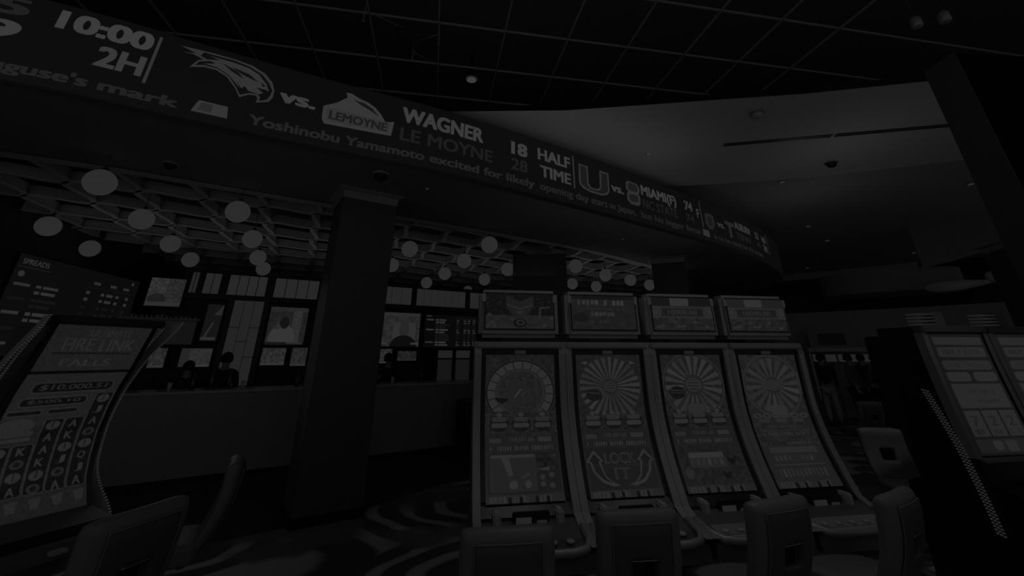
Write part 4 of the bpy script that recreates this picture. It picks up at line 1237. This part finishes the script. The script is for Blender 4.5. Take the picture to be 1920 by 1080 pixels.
# ============================================================ chairs
def make_chair():
    r = empty('casino_chair', (0, 0, 0))
    # backrest as a thick curved slab with a grip hole; local: back towards -y, seat towards +y
    NX, NZ = 20, 24; HW = .215; z0, z1 = .50, 1.07
    hx0, hx1, hz0, hz1 = 7, 13, 12, 16
    def cpos(i, k):
        t = k / NZ; s_ = i / NX * 2 - 1; z = z0 + (z1 - z0) * t
        rc = .85
        x = s_ * HW
        # rounded top corners
        if t > rc:
            q = (t - rc) / (1 - rc); x = s_ * HW * (1 - .04 * q ** 3)
            z -= .012 * abs(s_) ** 6 * q
        x *= (.90 + .10 * min(t * 2.2, 1))
        yc = -.05 - .10 * t ** 1.6 + .09 * (1 - t) ** 2 - .05 * math.sin(PI * t) + .02 * (s_ ** 2)
        return x, yc, z, t, s_
    v = []; f = []
    def idx(i, k, side): return side * (NX + 1) * (NZ + 1) + k * (NX + 1) + i
    for side in (0, 1):
        for k in range(NZ + 1):
            for i in range(NX + 1):
                x, yc, z, t, s_ = cpos(i, k)
                e = 1 - max(abs(s_) ** 8, ((t - .5) * 2) ** 12 if t > .5 else 0) * .55
                th = (.045 + .012 * t) * e
                if side == 0: v.append((x, yc - th * .8, z))
                else: v.append((x, yc + th * 1.15, z))
    hole = lambda i, k: hx0 <= i < hx1 and hz0 <= k < hz1
    for k in range(NZ):
        for i in range(NX):
            if hole(i, k): continue
            f.append((idx(i, k, 0), idx(i + 1, k, 0), idx(i + 1, k + 1, 0), idx(i, k + 1, 0)))
            f.append((idx(i, k, 1), idx(i, k + 1, 1), idx(i + 1, k + 1, 1), idx(i + 1, k, 1)))
    rim = [(i, 0) for i in range(NX)] + [(NX, k) for k in range(NZ)] + [(i, NZ) for i in range(NX, 0, -1)] + [(0, k) for k in range(NZ, 0, -1)]
    for a, b in zip(rim, rim[1:] + rim[:1]): f.append((idx(*a, 0), idx(*a, 1), idx(*b, 1), idx(*b, 0)))
    hr = [(i, hz0) for i in range(hx0, hx1)] + [(hx1, k) for k in range(hz0, hz1)] + [(i, hz1) for i in range(hx1, hx0, -1)] + [(hx0, k) for k in range(hz1, hz0, -1)]
    for a, b in zip(hr, hr[1:] + hr[:1]): f.append((idx(*a, 0), idx(*b, 0), idx(*b, 1), idx(*a, 1)))
    o = MB().add(v, f, True).obj('backrest', VINYL, r)
    md = o.modifiers.new('sub', 'SUBSURF'); md.levels = 1; md.render_levels = 1
    # inset rear panel with its own hole
    v = []; f = []; A0, A1, K0, K1 = 3, 17, 1, 22
    vi = {}
    for side in (0, 1):
        for k in range(K0, K1 + 1):
            for i in range(A0, A1 + 1):
                x, yc, z, t, s_ = cpos(i, k); vi[(i, k, side)] = len(v)
                ed_ = i in (A0, A1) or k in (K0, K1)
                v.append((x, yc - (.045 + .012 * t) * .8 - (.003 if ed_ else .012) if side == 0 else yc - .02, z))
    for k in range(K0, K1):
        for i in range(A0, A1):
            if hole(i, k): continue
            f.append((vi[(i, k, 0)], vi[(i + 1, k, 0)], vi[(i + 1, k + 1, 0)], vi[(i, k + 1, 0)]))
    for a, b in zip(hr, hr[1:] + hr[:1]): f.append((vi[(a[0], a[1], 0)], vi[(b[0], b[1], 0)], vi[(b[0], b[1], 1)], vi[(a[0], a[1], 1)]))
    bp = MB().add(v, f, True).obj('back_panel', VINYLD, r, fix=False); bp['label'] = 'darker inset rear panel with piped edge'
    # piping
    def surf(i, k, o_=.006):
        x, yc, z, t, s_ = cpos(i, k); return (x, yc - (.045 + .012 * t) * .8 - o_, z)
    loop = [surf(A0, k) for k in range(K0, K1 + 1)] + [surf(i, K1) for i in range(A0 + 1, A1 + 1)] + [surf(A1, k) for k in range(K1 - 1, K0 - 1, -1)]
    MB().tube(loop, .004, 6).obj('piping', VINYL, bp)
    mb = MB(); q0 = cpos(hx0, hz0); q1 = cpos(hx1, hz1)
    mb.box(q0[0] - .004, q1[0] + .004, (q0[1] + q1[1]) / 2 + .0, (q0[1] + q1[1]) / 2 + .03, q0[2] - .004, q1[2] + .004)
    gr_ = mb.obj('grip_hole_shade', BLACK, r)  # black block fills the see-through hole, standing in for darkness behind
    # grip plate
    mb = MB()
    P_ = [surf(i, hz1, .010) for i in range(hx0, hx1 + 1)]
    mb.tube(P_, .003, 6); mb.obj('grip_edge', STEEL, r)
    # seat: rounded cushion
    bm = bmesh.new(); bmesh.ops.create_cube(bm, size=1)
    for q in bm.verts: q.co = (q.co.x * .47, .22 + q.co.y * .47, .575 + q.co.z * .12)
    bmesh.ops.subdivide_edges(bm, edges=bm.edges[:], cuts=3, use_grid_fill=True)
    for q in bm.verts:
        if q.co.z > .63: q.co.z += .015 - .25 * ((q.co.x / .235) ** 2 * .05 + max(0, (q.co.y - .35)) ** 2)
    me = bpy.data.meshes.new('seat'); bm.to_mesh(me); bm.free(); me.materials.append(VINYL)
    for p_ in me.polygons: p_.use_smooth = True
    so = bpy.data.objects.new('seat', me); C.objects.link(so); so.parent = r
    md = so.modifiers.new('sub', 'SUBSURF'); md.levels = 2; md.render_levels = 2
    MB().lathe([(.03, 0), (.03, .42), (.09, .46), (.15, .50)], c=(0, .2, .05), n=20).obj('pedestal', STEEL, r)
    MB().lathe([(.25, 0), (.25, .015), (.2, .035), (.04, .055)], c=(0, .2, 0), n=32).obj('floor_plate', STEEL, r)
    mb = MB(); mb.tube([(.2 * math.cos(a), .2 + .2 * math.sin(a), .22) for a in [2 * PI * k / 24 for k in range(25)]], .011, 8)
    for a in (0, PI * 2 / 3, PI * 4 / 3): mb.tube([(0, .2, .22), (.2 * math.cos(a), .2 + .2 * math.sin(a), .22)], .008, 6)
    mb.obj('foot_ring', STEEL, r)
    return r


ch0 = make_chair()
CH = [(.345, 2.30, -.05, 'grey casino chair seen from behind at the leftmost of the four machines'),
      (.985, 2.42, -.03, 'grey casino chair seen from behind at the LOCK IT machine'),
      (1.74, 2.46, .20, 'grey casino chair seen from behind at the third machine of the bank'),
      (2.44, 2.46, .42, 'grey casino chair turned aside at the aisle end machine'),
      (-1.36, 2.51, math.radians(65), 'grey casino chair at far left, back turned to the camera beside the ULTIMATE machine'),
      (-1.50, 3.73, math.radians(109), 'grey casino chair seen in profile between the left machine and the bar'),
      (4.42, 4.05, math.radians(163), 'pale casino chair beyond the aisle end machine, beside the black side panel'),
      (6.94, 6.63, math.radians(-10), 'distant casino chair in the aisle behind the fourth machine')]
for i, (x, y, rz, lb) in enumerate(CH):
    o = ch0 if i == 0 else copy_tree(ch0)
    o.location = (x, y, 0); o.rotation_euler = (0, 0, rz); o.scale = (.95, .95, .96) if i != 4 else (1, 1, 1.02); tag(o, lb, 'chair', 'casino chairs')

# ============================================================ small ceiling things
def can(loc, label, r_=.06, g=58, name='downlight', power=0):
    r = empty(name, loc, 0, label, 'ceiling light', 'recessed downlights')
    MB().lathe([(r_ * 1.25, -.006), (r_ * 1.25, .0), (r_, .0), (r_, -.004)], n=20).obj('trim_ring', mat('white_ring', .6, .5), r)
    MB().lathe([(r_ * .9, -.012), (r_ * .5, -.014), (.005, -.015)], n=20).obj('lens', glow(g), r)
    return r


import itertools
def zpt(px, py, z):
    X = (px - PXC) / F; Y = -(py - PYC) / F
    fw = math.cos(TH) - Y * math.sin(TH); up = math.sin(TH) + Y * math.cos(TH)
    c_, s_ = math.cos(YAW), math.sin(YAW); t = (z - HC) / up
    return ((X * c_ + fw * s_) * t, (-X * s_ + fw * c_) * t, z)


can(zpt(1216, 288, 5.0), 'small lit downlight in pale ceiling band nearest the scoreboard', .05, 50)
o = can(zpt(884, 149, 6.0), 'bright round downlight hanging in the black open grid', .09, 60)
MB().lathe([(.05, .0), (.05, .12), (.012, .14), (.012, .5)], n=12).obj('stem', BLACK, o)
for px, py, lb in [(1466, 341, 'just beyond the pale band, left one'), (1820, 345, 'just beyond the pale band near the right column'), (1515, 424, 'below the left of the first pair'), (1551, 451, 'below and right of the left group'),
                   (1820, 408, 'brightest at the right beside the column'), (1713, 474, 'middle right, small'), (1721, 429, 'faint one left of the brightest right light'), (1514, 502, 'lowest near the end of the scoreboard'), (1662, 505, 'lowest in the middle of the far ceiling')]:
    can(zpt(px, py, 5.27), 'small lit downlight in far ceiling, ' + lb, .06 if py < 430 else .07, 46)
for px, py, lb in [(1168, 448, 'right of the wide dark column'), (801, 353, 'right of the near column')]:
    can(zpt(px, py, 3.895), 'tiny lit downlight in the dark soffit, ' + lb, .02, 48)


def dome(loc, label, r_=.09, dark=True):
    r = empty('security_camera', loc, 0, label, 'security camera', 'ceiling dome cameras')
    MB().lathe([(r_ * 1.2, -.02), (r_ * 1.2, 0)], n=24).obj('mount_ring', TRIM if not dark else TRIMD, r)
    n = 8
    MB().lathe([(max(r_ * math.cos(PI / 2 * k / n), .003), -.02 - r_ * math.sin(PI / 2 * k / n)) for k in range(n + 1)], n=24).obj('dome', BLACK if dark else mat('pale_dome', .5, .3), r)
    return r


dome(zpt(715, 326, 3.9), 'dark dome camera in the soffit above the near column')
dome(zpt(321, 306, 3.9), 'dark dome camera in the soffit left of the near column', .07)
dome(zpt(1558, 304, 5.0), 'dark dome camera in the pale ceiling band')
dome(zpt(1419, 212, 5.0), 'pale dome camera in the pale ceiling band above the slot vent', .08, False)
# slot diffusers
a = Vector(zpt(1357, 272, 4.995)); b = Vector(zpt(1795, 234, 4.995)); m_ = (a + b) / 2
for (p, q, lb) in [(a, a + (b - a) * .485, 'left'), (a + (b - a) * .5, b, 'right')]:
    d = (q - p).normalized(); n_ = Vector((d.y, -d.x, 0))
    r = empty('slot_diffuser', p, math.atan2(d.y, d.x), 'long narrow twin-slot air vent in the pale ceiling, %s length' % lb, 'air vent', 'slot diffusers')
    L_ = (q - p).length
    for k in range(2): MB().box(0, L_, .0 + k * .06 - .045, .03 + k * .06 - .045, -.004, .02).obj('vent_slot', BLACK, r)

# things in the black ceiling void
for (px, py, dx, lb) in [(680, 45, .5, 'thin sprinkler pipe with drop head in the grid, left one'), (822, 88, -.4, 'small sprinkler head right of the grid pipe'), (772, 120, .3, 'small sprinkler head above the scoreboard')]:
    p = zpt(px, py, 6.1)
    mb = MB().tube([(p[0], p[1], 6.5), (p[0], p[1], 6.15)], .012, 8).lathe([(.03, 0), (.03, .01)], c=(p[0], p[1], 6.14), n=12).tube([(p[0], p[1], 6.35), (p[0] + dx, p[1] + .3, 6.4)], .01, 8)
    tag(mb.obj('sprinkler', mat('sprinkler_steel', .3, .5), None), lb, 'sprinkler', 'sprinklers in the grid')
for px, py, lb in [(1722, 52, 'small pale track spotlight above the black right column'), (1775, 42, 'small pale track spotlight right of its twin above the black column')]:
    p = zpt(px, py, 4.6)
    r = empty('spotlight', p, 0, lb, 'spotlight', 'spotlights above the black column')
    MB().lathe([(.03, 0), (.045, .02), (.045, .1), (.02, .13)], n=16).obj('housing', TRIM, r)
    MB().lathe([(.008, .12), (.008, 2.0)], n=8).obj('stem', BLACK, r)
# wall sculpture, curved soffits far right
r = empty('leaf_sculpture', zpt(1810, 545, 3.3) if False else (14.35, 9.05, 3.45), math.radians(-32), 'pale overlapping leaf-shaped wall sculpture beyond the right machines', 'wall sculpture')
for k, (cx, cz, a_, b_, rot) in enumerate([(-.55, .05, .75, .13, .08), (.45, .2, .42, .16, -.1), (.72, .3, .4, .15, .35), (.9, .12, .36, .16, -.35), (.6, -.14, .36, .17, .05), (1.1, -.12, .3, .2, .2)]):
    v = []; f = []
    n = 24
    for i in range(n):
        t = 2 * PI * i / n; x = a_ * math.cos(t); z = b_ * math.sin(t) * (1 - .35 * math.cos(t)); v.append((cx + x * math.cos(rot) - z * math.sin(rot), -.03 * k, cz + x * math.sin(rot) + z * math.cos(rot)))
    v2 = [(p[0], p[1] + .03, p[2]) for p in v]; v += v2; v.append((cx, -.03 * k - .05, cz))
    f = [(i, (i + 1) % n, 2 * n) for i in range(n)] + [(i, (i + 1) % n, n + (i + 1) % n, n + i) for i in range(n)]
    MB().add(v, f, True).obj('leaf', mat('pale_leaf_plaster', .62, .6), r)


def wpt(px, py, q):
    X = (px - PXC) / F; Y = -(py - PYC) / F
    fw = math.cos(TH) - Y * math.sin(TH); up = math.sin(TH) + Y * math.cos(TH)
    c_, s_ = math.cos(YAW), math.sin(YAW); dx, dy = X * c_ + fw * s_, -X * s_ + fw * c_; t = q / math.hypot(dx, dy)
    return Vector((dx * t, dy * t, HC + up * t))


# far right wall and bulkhead
mb = MB(); A_ = [wpt(x, 590, 17.5) for x in range(1440, 2100, 40)]
mb.strip([(p.x, p.y, 0) for p in A_], [(p.x, p.y, 3.05) for p in A_]); mb.strip([(p.x, p.y, 3.05) for p in A_], [(p.x * 1.03, p.y * 1.03, 3.05) for p in A_])
struct(mb.obj('wall_right', mat('far_wall_paint', .42, .85), fix=False), 'distant wall behind the aisle')
mb = MB(); A_ = [wpt(x, 590, 24.3) for x in range(1380, 2140, 40)]
mb.strip([(p.x, p.y, 3.05) for p in A_], [(p.x, p.y, 6.5) for p in A_])
struct(mb.obj('wall_far', BLACK, fix=False), 'black upper wall at the far end')
def soffit_disc(name, c, rx, ry, rot, z0, z1, m, label):
    n = 48; pts = [(c[0] + rx * math.cos(t) * math.cos(rot) - ry * math.sin(t) * math.sin(rot), c[1] + rx * math.cos(t) * math.sin(rot) + ry * math.sin(t) * math.cos(rot)) for t in [2 * PI * k / n for k in range(n)]]
    struct(MB().prism(pts, lambda a, b: (a, b, z0), lambda a, b: (a, b, z1)).obj(name, m), label)
soffit_disc('ceiling_drum', (13.9, 11.2), 1.75, .9, math.radians(-38), 3.5, 4.15, mat('drum_paint', .3, .8), 'curved dropped soffit drum at the far right')
mb = MB(); A_ = [wpt(x, 520, 23.6) for x in (1440, 1500, 1560, 1620, 1680, 1730)]
mb.strip([(p.x, p.y, 4.98) for p in A_], [(p.x, p.y, 5.27) for p in A_])
struct(mb.obj('trim_3', mat('bulkhead_edge', .6, .8), fix=False), 'pale curved edge of the far ceiling')
mb = MB(); A_ = [wpt(x, 500, 16.8) for x in (1730, 1790, 1850, 1920, 2000)]; Z_ = (4.05, 4.15, 4.3, 4.45, 4.6)
mb.strip([(p.x, p.y, z) for p, z in zip(A_, Z_)], [(p.x, p.y, 5.27) for p in A_])
struct(mb.obj('trim_5', mat('bulkhead_paint', .3, .8), fix=False), 'dull grey bulkhead above the leaf sculpture')

# ============================================================ far gaming floor items
r = empty('pit_stand', (12.0, 11.9, 0), math.radians(-43), 'dark boxy overhead sign frame beyond the group of people', 'sign')
MB().box(-.6, .6, 0, .25, 1.95, 2.45, .02).obj('sign_box', mat('sign_frame', .34, .6), r)
MB().box(-.34, .34, -.02, 0, 2.02, 2.36).obj('dark_panel', BLACK, r)
MB().box(-.9, .9, .0, .2, 1.83, 1.95, .01).obj('shelf', TRIMD, r)
for sx in (-.5, .5): MB().box(sx - .04, sx + .04, .05, .15, 0, 1.85).obj('post', DARK, r)
for k, lb in enumerate(['first from the left', 'second from the left', 'middle one', 'second from the right', 'last at right']):
    p = wpt(1533 + 24 * k, 667, 16.7)
    r = empty('table_sign', (p.x, p.y, 1.35), math.radians(-43), 'small pale lit table sign beyond the aisle people, ' + lb, 'sign', 'row of pale table signs')
    MB().box(-.13, .13, 0, .03, .2, .40, .006).obj('sign_face', glow(32), r)
    MB().box(-.012, .012, .01, .03, -1.35, .22).obj('stand', BLACK, r)
for k in range(2):
    p = wpt(1488 + 12 * k, 690, 14.6 - 1.7 * k)
    r = empty('slot_machine', (p.x, p.y, 0), math.radians(60), 'distant slot machine seen edge on behind the fourth machine, %s' % ['the farther one', 'the nearer one'][k], 'slot machine', 'distant machines in the aisle')
    MB().box(-.25, .25, -.2, .2, 0, 1.9, .02).obj('cabinet', DARK, r)
    MB().box(-.22, .22, -.21, -.2, .9, 1.75).obj('main_screen', glow(26), r)
    MB().box(-.3, -.27, -.23, -.2, .8, 1.85).obj('side_rail', TRIM, r)
p = wpt(1706, 650, 6.9)
r = empty('slot_machine', (p.x, p.y, 0), math.radians(-20), 'glinting machine just left of the black side panel', 'slot machine')
MB().box(-.3, .3, -.2, .3, 0, 1.92, .02).obj('cabinet', DARK, r)
R_ = Ras(50, 80, 14); R_.speckle(0, 0, 1, 1, 14, .07, 2)
R_.mesh('main_screen', lambda u, v: (-.27 + .54 * u, -.21, 1.85 - .9 * v), r)
MB().prism([(-.2, .85), (-.5, .8), (-.5, .72), (-.2, .72)], lambda a, b: (-.3, a, b), lambda a, b: (.3, a, b)).obj('button_deck', BLACK, r)
